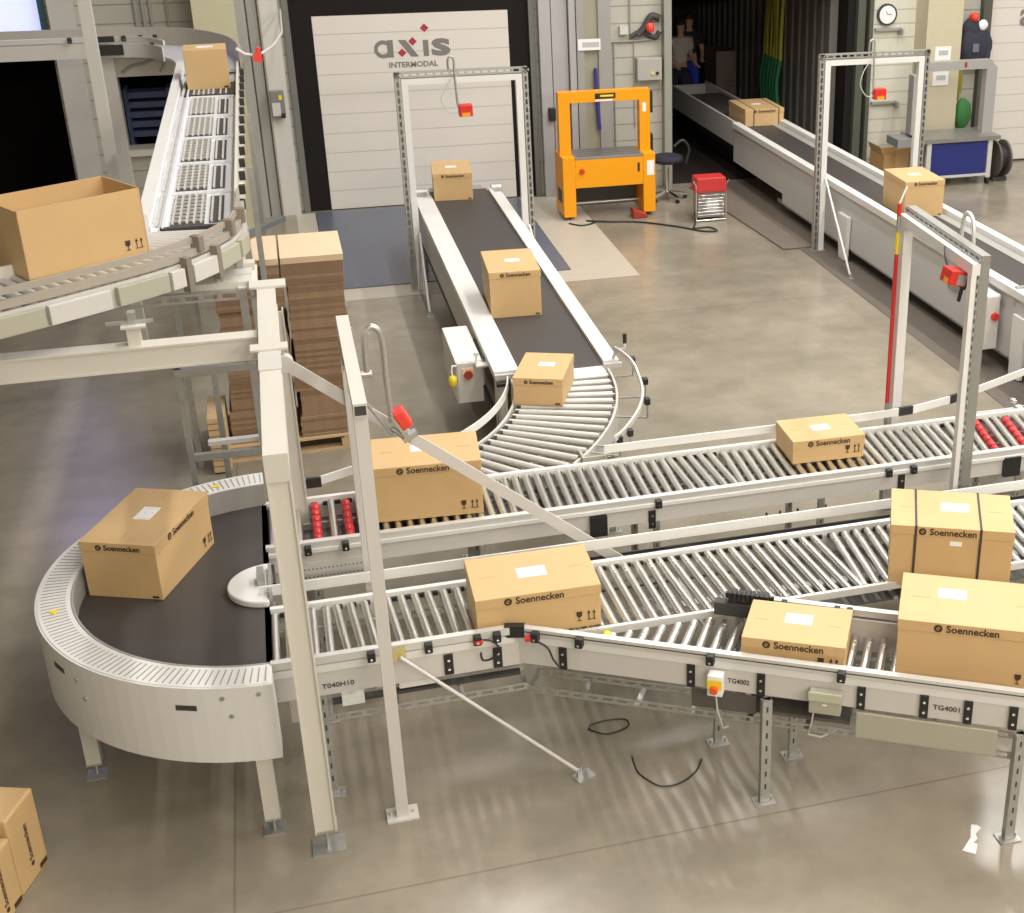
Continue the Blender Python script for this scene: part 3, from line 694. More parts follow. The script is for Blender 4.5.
# ---- curved belt (turntable)
t = thing('curved_belt_conveyor', 'half-round belt curve with white ribbed rim and white skirt', 'conveyor', (-.37, 7.65, 0))
cx, cyy = -.33, 7.53; RO = 1.27
def arc(r, a0, a1, n=48, c=(cx, cyy)):
    out = []
    for i in range(n + 1):
        a = a0 + (a1 - a0) * i / n; out.append((c[0] + r * math.cos(a), c[1] + r * math.sin(a), math.cos(a), math.sin(a)))
    return out
A0, A1 = R(92), R(268)
obj('belt', MB().prism([(p[0], p[1]) for p in arc(1.10, A0, A1)] + [(cx - .07, cyy - 1.1), (cx - .07, cyy + 1.1)], .79, .82), BELT, t)
obj('rim', MB().sweep([(0, .95), (.175, .95), (.175, .972), (0, .972)], arc(1.11, A0, A1)), WHITE, t)
obj('inner_wall', MB().sweep([(0, .78), (.012, .78), (.012, .973), (0, .973)], arc(1.095, A0, A1)), MIDGREY, t)
rb = MB(); n = 104
for i in range(n):
    a = A0 + (A1 - A0) * (i + .5) / n; ca, sa2 = math.cos(a), math.sin(a)
    rb.bar((cx + 1.135 * ca, cyy + 1.135 * sa2, .973), (cx + 1.265 * ca, cyy + 1.265 * sa2, .973), .007, .003)
obj('rim_slots', rb, MIDGREY, t)
obj('skirt', MB().sweep([(0, .51), (.012, .51), (.012, .968), (0, .968)], arc(1.285, A0, A1)), WHITE, t)
obj('skirt_end', MB().box(cx - .045, cx - .03, cyy - 1.295, cyy - 1.12, .51, .968), WHITE, t)
obj('end_plate', MB().box(cx - .065, cx - .05, cyy - 1.1, cyy + 1.1, .66, .80), DARK, t)
obj('floor_pan', MB().sweep([(0, .70), (.95, .70), (.95, .72), (0, .72)], arc(.2, A0, A1)), DARK, t)
for a, zz in ((R(249), .85), (R(210), .86)):
    c = Vector((cx + 1.298 * math.cos(a), cyy + 1.298 * math.sin(a), zz)); dd = Vector((-math.sin(a), math.cos(a), 0))
    obj('hand_slot', MB().bar(c - dd * .055, c + dd * .055, .003, .03), DARK, t)
bo = MB()
for a, zz in ((R(218), .86), (R(220), .76), (R(257.5), .91), (R(259), .80), (R(265.5), .92)):
    c = Vector((cx + 1.297 * math.cos(a), cyy + 1.297 * math.sin(a), zz)); nn = Vector((math.cos(a), math.sin(a), 0)); bo.cyl(c, c + nn * .008, .012, 10)
obj('skirt_bolts', bo, GALV, t)
for a in (R(192), R(107)):
    c = Vector((cx + 1.2 * math.cos(a), cyy + 1.2 * math.sin(a), .9745)); M = T(c.x, c.y, c.z, a)
    obj('warning_sticker', MB().prism([(-.03, -.03), (.03, -.03), (0, .03)], 0, .001, M), YELLOW, t)
hub = MB(); hub.prism([(p[0], p[1]) for p in arc(.235, R(90), R(270), 24, (cx - .04, 7.50))] + [], .82, .862)
obj('hub_cap', hub, WHITE, t, bevel=.01)
obj('hub_bracket', MB().box(cx - .10, cx - .06, 7.46, 7.56, .862, .94).box(cx - .039, cx - .02, 7.30, 7.66, .80, .90), GALV, t)
for lx, ly in ((-.46, 6.31), (-1.42, 7.08), (-1.42, 8.0), (-.46, 8.7)):
    l = obj('leg', MB().box(lx - .04, lx + .04, ly - .04, ly + .04, .10, .70), CREAM, t)
    obj('foot_bolt', MB().cyl((lx, ly, 0.01), (lx, ly, .10), .010, 8).box(lx - .055, lx + .055, ly - .05, ly + .05, .0, .01).box(lx - .045, lx + .045, ly - .045, ly + .045, .09, .10), GALV, l)
# end rollers between the belt curve and the straight conveyors
for yy in ((6.62, 7.28), (7.99, 8.63)):
    pass
obj('drive_box', MB().box(cx + .02, cx + .12, 6.66, 6.80, .42, .60), GREYP, t)

# ---- curved rollers between the central belt and the rear conveyor
t = thing('roller_curve', 'quarter-round roller curve joining the central belt to the rear conveyor', 'conveyor', (1.6, 9.6, 0))
kc = (-.18, 10.40); RI, RO2 = 1.80, 2.54
for i in range(3): roller(t, (1.70, 10.47 - i * .062), (2.36, 10.47 - i * .062), material=mat('white_roller', (.80, .80, .80), .3), groove=True)
a = R(-2)
while a > R(-80):
    ri, ro = RI, RO2; sa2 = math.sin(a)
    if kc[1] + ro * sa2 < 8.68: ro = (8.68 - kc[1]) / sa2
    if ro - ri > .06: roller(t, (kc[0] + ri * math.cos(a), kc[1] + ri * sa2), (kc[0] + ro * math.cos(a), kc[1] + ro * sa2), material=ROLLP)
    a -= R(3.1)
def parc(r, d0, d1, n=30):
    return [(kc[0] + r * math.cos(R(d0 + (d1 - d0) * i / n)), kc[1] + r * math.sin(R(d0 + (d1 - d0) * i / n)), math.cos(R(d0 + (d1 - d0) * i / n)), math.sin(R(d0 + (d1 - d0) * i / n))) for i in range(n + 1)]
obj('outer_side_rail', MB().sweep([(0, .64), (.018, .64), (.018, .82), (0, .82)], parc(2.565, 0, -42)), GREYP, t)
obj('inner_side_rail', MB().sweep([(0, .62), (-.02, .62), (-.02, .815), (0, .815)], parc(1.775, 0, -74)), GREYP, t)
obj('inner_guard', MB().sweep([(0, .885), (-.012, .885), (-.012, .945), (0, .945)], parc(1.72, -8, -55)), WHITE, t)
obj('chain_guard', MB().sweep([(0, .79), (.03, .79), (.03, .815), (0, .815)], parc(1.80, -3, -72)), BLACK, t)
g = [(2.46, 10.46, 1.0), (2.50, 10.30, .97), (2.52, 10.1, .97), (2.50, 9.85, .97), (2.44, 9.47, .97), (2.32, 9.14, .97), (2.14, 8.83, .97), (2.03, 8.70, .97)]
def smooth(pts, n=6):
    P = [Vector(p) for p in pts]; out = []
    for i in range(len(P) - 1):
        p0 = P[max(0, i - 1)]; p1 = P[i]; p2_ = P[i + 1]; p3 = P[min(len(P) - 1, i + 2)]
        for k in range(n):
            u = k / n; out.append(0.5 * ((2 * p1) + (-p0 + p2_) * u + (2 * p0 - 5 * p1 + 4 * p2_ - p3) * u * u + (-p0 + 3 * p1 - 3 * p2_ + p3) * u ** 3))
    out.append(P[-1]); return out
gg = smooth(g); path = []
for i, p in enumerate(gg):
    d = (gg[min(i + 1, len(gg) - 1)] - gg[max(i - 1, 0)]).normalized(); path.append((p.x, p.y, d.y, -d.x))
obj('outer_guard', MB().sweep([(0, .945), (-.018, .945), (-.018, .985), (0, .985)], path), ALU, t)
for (x, y) in ((2.55, 10.24), (2.53, 9.76), (2.44, 9.36), (2.17, 8.83), (2.07, 8.74)):
    c = obj('guard_clamp', MB().box(x - .01, x + .035, y - .025, y + .025, .91, .965), BLACK, t, bevel=.008)
    obj('guard_stem', MB().cyl((x + .015, y, .80), (x + .015, y, .91), .008, 8).bar((x + .015, y, .80), (kc[0] + (x - kc[0]) * 2.57 / math.hypot(x - kc[0], y - kc[1]), kc[1] + (y - kc[1]) * 2.57 / math.hypot(x - kc[0], y - kc[1]), .80), .02, .01), GALV, c)
for (x, y) in ((2.38, 10.3), (1.62, 10.2), (2.10, 9.1), (1.0, 9.0)): support(t, x, y, .64)
obj('under_frame', MB().sweep([(0, .66), (.02, .66), (.02, .70), (0, .70)], parc(2.15, 0, -50)).box(1.6, 2.4, 10.2, 10.24, .66, .7), GALV, t)
obj('guard_box', MB().box(1.80, 1.98, 8.70, 8.72, .74, .84).box(1.80, 1.98, 8.72, 8.84, .74, .76).box(1.80, 1.82, 8.72, 8.84, .76, .84), OLIVE, t)

# ================================================================== central belt conveyor
t = thing('belt_conveyor', 'central dark belt conveyor with wide white side covers under the small portal', 'conveyor', (1.95, 13.5, 0))
BY0, BY1 = 10.52, 16.75
obj('belt', MB().box(1.68, 2.37, BY0, BY1, .79, ZR).cyl((1.68, BY0, .79), (2.37, BY0, .79), .03, 16).cyl((1.68, BY1, .79), (2.37, BY1, .79), .03, 16), BELT, t)
obj('side_cover', MB().box(1.455, 1.665, BY0 - .02, BY1 - .3, .79, .855), WHITE, t, bevel=.006)
obj('side_cover', MB().box(2.375, 2.51, BY0 - .02, BY1 - .1, .79, .855), WHITE, t, bevel=.006)
obj('side_panel', MB().box(1.47, 1.49, BY0 + .8, BY1 - .5, .42, .79), GREYP, t)
obj('side_panel', MB().box(2.49, 2.51, BY0 + .8, BY1 - .5, .42, .79), GREYP, t)
obj('lower_rail', MB().box(1.485, 1.51, BY0 + .4, BY1 - .6, .30, .36).box(2.48, 2.5, BY0 + .4, BY1 - .6, .30, .36), DARK, t)
obj('end_bar', MB().box(1.46, 1.68, BY0 - .05, BY0 - .02, .79, .83).box(2.37, 2.53, BY0 - .05, BY0 - .02, .79, .83), GREYP, t)
obj('end_grip', MB().cyl((1.47, BY0 - .05, .75), (1.64, BY0 - .05, .75), .022, 12), BLACK, t)
obj('return_bed', MB().box(1.68, 2.37, BY0 + .2, BY1 - .2, .62, .64), DARK, t)
obj('end_leg_panel', MB().box(1.50, 1.56, BY0 - .0, BY0 + .30, .12, .79), WHITE, t)
for x, y in ((1.52, 10.7), (2.46, 10.7), (1.52, 13.2), (2.46, 13.2), (1.52, 16.2), (2.46, 16.2)): support(t, x, y, .45)
for x in (1.56, 2.47):
    obj('tail_roller_bracket', MB().box(x - .05, x + .05, BY1 - .35, BY1 - .1, .70, .86).cyl((x - .06, BY1 - .16, .86), (x + .06, BY1 - .16, .86), .05, 14), GALV, t)
obj('tail_slider', MB().box(1.70, 2.34, BY1 + .03, BY1 + .30, .74, .80), GALV, t)
# control box by the central belt
cb = thing('control_cabinet', 'white control cabinet with a red switch beside the central belt', 'control box', (1.30, 11.1, .35))
obj('housing', MB().box(1.20, 1.425, 10.95, 11.85, .42, .80), WHITE, cb, bevel=.006)
obj('door', MB().box(1.21, 1.415, 10.93, 10.95, .43, .79), GREYP, cb, bevel=.003)
obj('red_switch', MB().cyl((1.30, 10.93, .69), (1.30, 10.895, .69), .036, 18), mat('dull_red', (.35, .04, .02), .4), cb)
obj('switch_plate', MB().box(1.25, 1.35, 10.923, 10.93, .69, .745), mat('peach_plate', (.8, .6, .4), .5), cb)
obj('bracket', MB().box(1.425, 1.47, 11.0, 11.06, .70, .76).box(1.425, 1.47, 11.6, 11.66, .70, .76), GALV, cb)
obj('hook', MB().box(1.36, 1.46, 10.84, 10.92, .775, .79).cyl((1.37, 10.88, .79), (1.37, 10.88, .87), .008, 8).box(1.35, 1.39, 10.86, 10.90, .87, .90), WHITE, cb)
yk = thing('yellow_plug', 'yellow plug hanging on a cable at the white control cabinet', 'plug', (1.10, 10.66, .5))
obj('plug_body', MB().tube([(1.165, 10.92, .60), (1.165, 10.92, .62), (1.165, 10.92, .67), (1.165, 10.92, .69)], .036, 14, True, [.022, .034, .037, .022]), YELLOW, yk)
obj('cable', MB().tube([(1.165, 10.92, .69), (1.16, 10.92, .74), (1.17, 10.925, .78), (1.205, 10.94, .77)], .007, 8), PAPER, yk)
obj('crank', MB().tube([(2.47, 10.52, .86), (2.47, 10.46, .93), (2.50, 10.42, .97), (2.54, 10.40, .98), (2.54, 10.40, 1.03)], .014, 8), WHITE, t)
obj('crank_grip', MB().cyl((2.54, 10.40, 1.03), (2.54, 10.40, 1.11), .017, 10), BLACK, t)

# ================================================================== long dock conveyor
t = thing('belt_conveyor', 'long dock conveyor with high white sides running into the dark opening', 'conveyor', (7.1, 14, 0))
LY0, LY1 = 9.0, 19.45
obj('belt', MB().box(6.64, 7.26, LY0, 22.1, .79, ZR), BELT, t)
obj('side_cover', MB().box(6.53, 6.64, LY0, LY1, .80, .88), WHITE, t, bevel=.006)
obj('side_panel', MB().box(6.56, 6.59, 10.9, 17.4, .17, .80).box(6.56, 6.59, 17.4, LY1, .30, .80), mat('pearl_grey_panel', (.56, .55, .54), .42, noise=.03), t)
obj('kick_strip', MB().box(6.58, 6.60, 11.2, 17.6, .14, .20), DARK, t)
ks = MB(); perforated(ks, (6.575, 11.2, .165), (6.575, 17.6, .165), .05); obj('slotted_strip', ks, GALV, t)
obj('side_cover', MB().box(7.26, 7.36, LY0, LY1, .81, .885), WHITE, t, bevel=.006)
obj('inner_side', MB().box(7.13, 7.255, LY0, LY1, .82, .828), MIDGREY, t)
obj('side_panel', MB().box(7.30, 7.33, 10.9, LY1, .20, .81), GREYP, t)
obj('telescope_side', MB().box(6.60, 6.64, LY1, 23.0, .50, .86).box(7.26, 7.30, LY1, 23.0, .50, .86), GREYP, t)
obj('telescope_tray', MB().box(6.64, 7.26, LY1, 22.95, .52, .56).box(6.64, 7.26, 22.95, 23.0, .56, .82), MIDGREY, t)
obj('grey_cover_plate', MB().box(6.55, 6.56, 12.22, 12.52, .48, .66), mat('taupe_plate', (.30, .27, .25), .5), t)
obj('leg', MB().prism([(0, 0), (.18, 0), (.26, .55), (-.05, .55)], 0, .05, Matrix.Translation((6.50, 15.1, .02)) @ Matrix.Rotation(PI / 2, 4, 'Z') @ FRONT), WHITE, t)
obj('leg', MB().prism([(0, 0), (.18, 0), (.20, .62), (-.05, .62)], 0, .05, Matrix.Translation((6.53, 10.95, .02)) @ Matrix.Rotation(PI / 2, 4, 'Z') @ FRONT), WHITE, t)
obj('leg', MB().box(7.25, 7.30, 10.92, 11.0, 0, .3).box(7.25, 7.30, 15.1, 15.2, 0, .3).box(6.75, 7.2, 17.6, 17.8, 0, .5), GREYP, t)
obj('end_panel', MB().box(6.56, 6.60, 9.2, 10.88, .55, .80), WHITE, t)
obj('drive_box', MB().box(6.50, 6.56, 9.8, 10.7, .42, .78), WHITE, t)
t.rotation_euler = (0, 0, R(.85))
cb = thing('control_cabinet', 'white control cabinet with a red switch on the long dock conveyor', 'control box', (6.5, 11.5, .2))
obj('housing', MB().box(6.40, 6.56, 11.38, 11.66, .20, .76), WHITE, cb, bevel=.006)
obj('door', MB().box(6.41, 6.55, 11.36, 11.38, .21, .75), GREYP, cb, bevel=.003)
obj('red_switch', MB().cyl((6.50, 11.36, .55), (6.50, 11.32, .55), .038, 16), RED, cb)
obj('hook', MB().box(6.60, 6.70, 11.15, 11.2, .70, .90), GALV, cb)

# ================================================================== portal frames
def hook_scanner(parent_label, x, y, ztop, zbox, yy=0, grp='red scanner heads on the portal frames', loop=True):
    s = thing('barcode_scanner', parent_label, 'scanner', (x, y, zbox), 0, grp)
    obj('hanging_rod', MB().tube(smooth([(x - .08, y + .02, ztop + .02), (x - .085, y, ztop + .12), (x - .05, y, ztop + .16), (x - .02, y, ztop + .12), (x - .02, y, ztop), (x - .01, y, zbox + .1), (x, y, zbox + .03)]), .012, 8), GALV, s)
    obj('housing', MB().box(x, x + .15, y - .05, y + .05, zbox - .08, zbox + .05), RED, s, bevel=.01)
    obj('scan_window', MB().box(x + .03, x + .12, y - .053, y - .05, zbox - .075, zbox - .035), mat('orange_lens', (.95, .35, .02), .3), s)
    obj('cable', MB().tube(smooth([(x - .06, y, ztop - .08), (x - .15, y, ztop - .22), (x - .18, y, zbox + .10), (x - .10, y, zbox - .03), (x, y, zbox - .04)]), .006, 6), GREYP, s)
    return s
def portal(label, x0, x1, y, z, yfoot_brace, braces):
    t = thing('portal_frame', label, 'portal frame', ((x0 + x1) / 2, y, 0), 0, None)
    for x in (x0, x1):
        sgn = -1 if x == x0 else 1
        p = obj('post', MB().box(x - .035 - sgn * .035, x + .035 - sgn * .035, y - .035, y + .035, 0.01, z - .07), WHITE, t)
        obj('foot_plate', MB().box(x - .09, x + .09, y - .06, y + .06, 0, .01), GALV, p)
        m = MB(); xc = x + sgn * .04
        m.box(xc - .028, xc + .028, y + .03, y + .034, 0, z)
        perforated(m, (xc, y - .03, 0.0), (xc, y - .03, z), .056, up=(1, 0, 0))
        m.box(xc - .03, xc - .027, y - .03, y + .034, 0, z).box(xc + .027, xc + .03, y - .03, y + .034, 0, z)
        obj('slotted_channel', m, GALV, t)
    obj('beam', MB().box(x0 + .07, x1 - .07, y - .035, y + .035, z - .135, z - .07), WHITE, t)
    m = MB(); m.box(x0 - .07, x1 + .07, y - .03, y + .034, z - .058, z - .055).box(x0 - .07, x1 + .07, y - .03, y + .034, z - .003, z)
    perforated(m, (x0 - .07, y - .03, z - .028), (x1 + .07, y - .03, z - .028), .056)
    obj('slotted_channel', m, GALV, t)
    for (bx, zb, fx, fy) in braces:
        b = obj('brace', MB().cyl((bx, y - .04, zb), (fx, fy, .03), .014, 8), WHITE, t)
        obj('foot_plate', MB().box(fx - .03, fx + .03, fy - .07, fy + .03, 0, .008).box(fx - .02, fx + .02, fy - .02, fy + .02, .008, .05), GALV, b)
    return t
portal('white portal frame with slotted channels straddling the central belt', 1.335, 2.66, 15.49, 2.47, 0, [(1.40, .68, 1.356, 14.527), (2.66, .68, 2.72, 14.6)])
portal('white portal frame over the long conveyor before the open dock', 6.36, 7.66, 15.68, 2.42, 0, [(6.42, .92, 6.313, 14.489)])
hook_scanner('small red scanner hanging in the portal over the central belt', 1.93, 15.40, 2.47, 2.06)
hook_scanner('small red scanner hanging in the portal before the open dock', 6.98, 15.59, 2.42, 1.95)
# near portal: stands across the rear conveyor, beam along Y
t = thing('portal_frame', 'grey and white portal frame standing across the rear conveyor, seen end-on', 'portal frame', (4.27, 8.3, 0))
py0, py1, pz = 7.66, 8.93, 2.42
DZ = mat('dull_zinc', (.33, .33, .30), .5, .5, noise=.1)
p = obj('post', MB().box(4.205, 4.275, py1 - .075, py1, 0.01, pz - .131), WHITE, t); obj('foot_plate', MB().box(4.17, 4.32, py1 - .10, py1 + .03, 0, .01), GALV, p)
p = obj('post', MB().box(4.198, 4.232, py0, py0 + .06, 0.01, pz - .131), WHITE, t); obj('foot_plate', MB().box(4.17, 4.35, py0 - .03, py0 + .09, 0, .01), GALV, p)
obj('galvanised_channel', MB().box(4.257, 4.322, py0, py0 + .06, 0, pz - .051), DZ, t)
m = MB(); perforated(m, (4.2445, py0 + .004, 0), (4.2445, py0 + .004, pz - .051), .024, pitch=.06, up=(1, 0, 0)); obj('slotted_channel', m, GALV, t)
obj('beam', MB().box(4.20, 4.256, py0, py1 + .02, pz - .13, pz - .051), WHITE, t)
obj('top_channel', MB().box(4.257, 4.324, py0, py1 + .03, pz - .05, pz), DZ, t)
m = MB(); perforated(m, (4.251, py0, pz - .025), (4.251, py1 + .03, pz - .025), .042); obj('slotted_channel', m, GALV, t)
obj('cane_hook', MB().tube(smooth([(4.36, 8.21, 2.25), (4.36, 8.21, 2.45), (4.36, 8.18, 2.55), (4.36, 8.12, 2.575), (4.36, 8.05, 2.54), (4.36, 8.02, 2.42), (4.36, 8.02, 2.22)]), .015, 8), ALU, t)
t.rotation_euler = (0, 0, R(-3.2)); t.location.x += .03
s = thing('barcode_scanner', 'red scanner tilted under the beam of the portal across the rear conveyor', 'scanner', (4.15, 7.9, 2.15), 0, None)
MM = T(4.175, 7.83, 2.235) @ Matrix.Rotation(R(12), 4, 'Y')
obj('housing', MB().box(-.075, .05, -.05, .09, -.05, .05, MM), RED, s, bevel=.008)
obj('scan_window', MB().box(-.0765, -.075, -.03, .03, -.045, -.01, MM), mat('orange_lens', (.95, .35, .02), .3), s)
obj('mount_face', MB().box(-.02, .045, -.053, -.05, -.04, .03, MM), GALV, s)
obj('bracket', MB().box(.051, .066, -.04, .05, -.07, .05, MM).box(.051, .062, -.02, .01, -.16, -.07, MM), BLACK, s)
obj('cable', MB().tube([(4.20, 8.08, 2.37), (4.165, 8.0, 2.33), (4.15, 7.92, 2.28)], .008, 6), BLACK, s)
# striped pole next to that portal
t = thing('striped_pole', 'slim pole with red and yellow bands and a white whisker on top', 'pole', (4.2, 8.96, 0))
x, y = 4.238, 8.90
for z0, z1, mt in ((0.0, .9, GALV), (.9, 2.08, RED), (2.08, 2.245, YELLOW), (2.245, 2.365, GALV), (2.365, 2.46, RED)): obj('pole_band', MB().cyl((x, y, z0), (x, y, z1), .016, 12), mt, t)
obj('whisker', MB().tube([(x, y, 2.46), (x + .02, y, 2.51), (x + .05, y, 2.58)], .007, 6), PAPER, t)

# ================================================================== tall steel frames at the left
t = thing('steel_support_frame', 'cream steel frame with wide beam carrying the raised conveyor', 'steel frame', (-.19, 6.09, 0))
def hsec(m, x, y, z0, z1, a=.055, b=.05, tf=.008):
    m.box(x - a, x - a + tf, y - b, y + b, z0, z1).box(x + a - tf, x + a, y - b, y + b, z0, z1).box(x - a, x + a, y - b + .012, y - b + .022, z0, z1)
m = MB(); hsec(m, -.19, 6.09, .14, 2.19, b=.068); p = obj('post', m, CREAM, t)
obj('base_plate', MB().box(-.25, -.13, 6.03, 6.15, .13, .145).cyl((-.19, 6.07, .0), (-.19, 6.07, .24), .010, 10).cyl((-.19, 6.07, .145), (-.19, 6.07, .17), .02, 6).box(-.27, -.10, 6.02, 6.16, 0, .012), GALV, p)
m = MB(); hsec(m, -.16, 8.55, .02, 2.19); obj('post', m, CREAM, t)
obj('long_beam', MB().box(-.245, -.135, 6.03, 8.62, 2.315, 2.33).box(-.245, -.135, 6.03, 8.62, 2.19, 2.205).box(-.197, -.187, 6.03, 8.62, 2.205, 2.315), CREAM, t)
obj('end_plate', MB().box(-.246, -.134, 6.020, 6.0295, 2.19, 2.332), CREAM, t)
obj('splice_plate', MB().box(-.29, -.09, 7.42, 7.52, 2.33, 2.342).box(-.29, -.07, 8.56, 8.70, 2.33, 2.345), CREAM, t)
obj('splice_collar', MB().box(-.25, -.13, 7.12, 7.38, 2.331, 2.337), GREYP, t)
obj('cross_beam', MB().box(-6.5, -.245, 7.78, 7.90, 2.283, 2.295).box(-6.5, -.245, 7.78, 7.90, 2.155, 2.167).box(-6.5, -.245, 7.79, 7.80, 2.16, 2.29), CREAM, t)
m = MB(); hsec(m, -5.6, 7.84, .02, 2.155); obj('post', m, CREAM, t)
obj('stub_post', MB().box(-.945, -.875, 7.82, 7.89, 2.295, 2.40), CREAM, t); obj('stub_plate', MB().box(-.97, -.84, 7.80, 7.92, 2.40, 2.412), CREAM, t)
obj('platform_plate', MB().box(-1.0, -.27, 8.70, 8.84, 2.30, 2.345).box(-1.0, -.27, 8.87, 8.99, 2.30, 2.345).box(-1.0, -.25, 9.03, 9.12, 2.32, 2.365).box(-.36, -.24, 8.66, 9.15, 2.29, 2.318), CREAM, t)
m = MB(); perforated(m, (-1.02, 8.66, 2.275), (-.25, 8.66, 2.275), .06, pitch=.10); m.box(-1.02, -.25, 8.66, 8.70, 2.30, 2.306); obj('slotted_channel', m, GALV, t)
obj('diagonal_brace', MB().bar((-.13, 7.45, 2.25), (1.84, 7.50, .61), .014, .068), GREYP, t)
obj('gusset', MB().cyl((-.12, 7.40, 2.25), (-.12, 7.46, 2.25), .05, 16), GREYP, t)
# second frame
t = thing('steel_support_frame', 'slender grey square-tube frame beside the wide cream post', 'steel frame', (.21, 6.23, 0))
p = obj('post', MB().box(.183, .248, 6.20, 6.26, .012, 2.44), GREYP, t); obj('base_plate', MB().box(.13, .30, 6.17, 6.29, 0, .012).cyl((.155, 6.23, .012), (.155, 6.23, .03), .01, 8).cyl((.278, 6.23, .012), (.278, 6.23, .03), .01, 8), GREYP, p)
obj('post', MB().box(.183, .248, 7.42, 7.48, .01, 2.40), GREYP, t)
obj('top_tube', MB().box(.183, .250, 6.18, 7.50, 2.40, 2.47), CREAM, t)
obj('tube_end', MB().box(.190, .243, 6.175, 6.18, 2.412, 2.458), DARK, t)
obj('bolts', MB().box(.175, .26, 7.36, 7.38, 2.42, 2.44).box(.175, .183, 6.9, 7.3, 2.37, 2.40), GALV, t)
# cane-shaped rod with the red scanner
s = thing('barcode_scanner', 'red scanner on a cane-shaped steel rod above the rear conveyor', 'scanner', (.40, 7.4, 1.8), 0, None)
yq = 7.35
obj('cane_rod', MB().tube(smooth([(.315, yq, 2.17), (.315, yq, 2.30), (.325, yq, 2.40), (.36, yq, 2.44), (.40, yq, 2.41), (.415, yq, 2.33), (.415, yq, 2.1), (.425, yq, 1.86)]), .018, 10).cyl((.27, yq, 2.165), (.34, yq, 2.165), .022, 10), mat('satin_steel', (.55, .54, .51), .35, .8), s)
MM = T(.485, yq, 1.875, 0) @ Matrix.Rotation(R(-28), 4, 'Y')
obj('housing', MB().box(-.034, .034, -.05, .05, -.055, .065, MM), mat('bright_red', (.80, .06, .04), .35), s, bevel=.012)
obj('bracket', MB().box(-.05, -.03, -.04, .04, -.10, .06, MM).box(-.07, .02, -.03, .03, -.13, -.10, MM), CHROME, s)
obj('stay', MB().cyl((.24, yq, 2.08), (.42, yq, 1.78), .01, 8).cyl((.42, yq, 1.82), (.52, yq, 1.73), .016, 8), GALV, s)
# floor brace rod with plate
t = thing('floor_brace', 'thin steel rod bracing the front conveyor down to a floor plate', 'brace', (1.23, 6.28, 0))
obj('rod', MB().cyl((.295, 6.44, .875), (1.22, 6.28, .03), .011, 10), GREYP, t)
obj('yellow_lug', MB().prism([(-.035, -.04), (.035, -.03), (.035, .05), (-.035, .03)], 0, .006, Matrix.Translation((.295, 6.46, .88)) @ FRONT), mat('brass_lug', (.6, .52, .22), .4, .3), t)
obj('floor_plate', MB().prism([(-.06, -.045), (.06, -.045), (.06, .045), (-.06, .045)], 0, .008, T(1.24, 6.27, 0, R(25))).box(1.205, 1.235, 6.26, 6.29, .008, .05), GALV, t)

# ================================================================== raised conveyor
UZ = 2.62
t = thing('raised_conveyor', 'raised modular conveyor that curves in from the far wall and out again', 'conveyor', (-.6, 12, 2.3))
# straight deck: grid of wheels
UX0, UX1, UY0, UY1 = -.86, -.36, 9.15, 15.4
obj('side_plate', MB().box(-.92, -.86, UY0, UY1, 2.45, 2.70), WHITE, t)
obj('side_plate', MB().box(-.335, -.315, UY0, UY1, 2.45, 2.70), CREAM, t)
DECKW = mat('white_deck', (.76, .77, .80), .35, .1)
obj('deck', MB().box(UX0, UX1 + .02, UY0, UY1, 2.56, 2.58), DECKW, t)
obj('deck_lane', MB().box(-.79, -.775, UY0, UY1, 2.58, 2.61).box(-.862, -.855, UY0, UY1, 2.58, 2.62), DECKW, t)
y = UY0 + .10
while y < UY1 - .4:
    md = obj('module_well', MB().box(-.745, -.535, y, y + .78, 2.581, 2.585).box(-.505, -.415, y + .03, y + .75, 2.581, 2.585), DARK, t)
    rw = MB()
    for j in range(8):
        for i in range(5):
            xx = -.73 + i * .044; yyy = y + .05 + j * .097; rw.cyl((xx - .007, yyy, 2.590), (xx + .007, yyy, 2.590), .020, 10)
        for i in range(2):
            xx = -.488 + i * .05; yyy = y + .06 + j * .09; rw.cyl((xx - .007, yyy, 2.590), (xx + .007, yyy, 2.590), .020, 10)
        rw.box(-.745, -.535, y + .095 + j * .097, y + .103 + j * .097, 2.585, 2.60)
    for j in range(14): rw.cyl((-.835, y + .03 + j * .062, 2.597), (-.815, y + .03 + j * .062, 2.597), .018, 8)
    wg = obj('wheel_grid', rw, ROLLP, md); wg['kind'] = 'stuff'
    obj('module_rail', MB().box(-.76, -.36, y + .83, y + .87, 2.581, 2.60), DECKW, md)
    y += .94
obj('deck_stop', MB().box(-.80, -.42, UY0 - .0, UY0 + .04, 2.575, 2.60), DARK, t)
bb = MB(); y = UY0 + .2
while y < UY1: bb.box(-.315, -.285, y, y + .09, 2.50, 2.60); y += .42
obj('side_boxes', bb, CREAM, t)
bb = MB(); y = UY0 + .35
while y < UY1: bb.box(-.312, -.27, y, y + .05, 2.60, 2.66); y += .42
obj('side_clips', bb, BLACK, t)
obj('dark_carrier', MB().box(-.84, -.34, 13.96, 14.62, 2.581, 2.598), DARK, t)
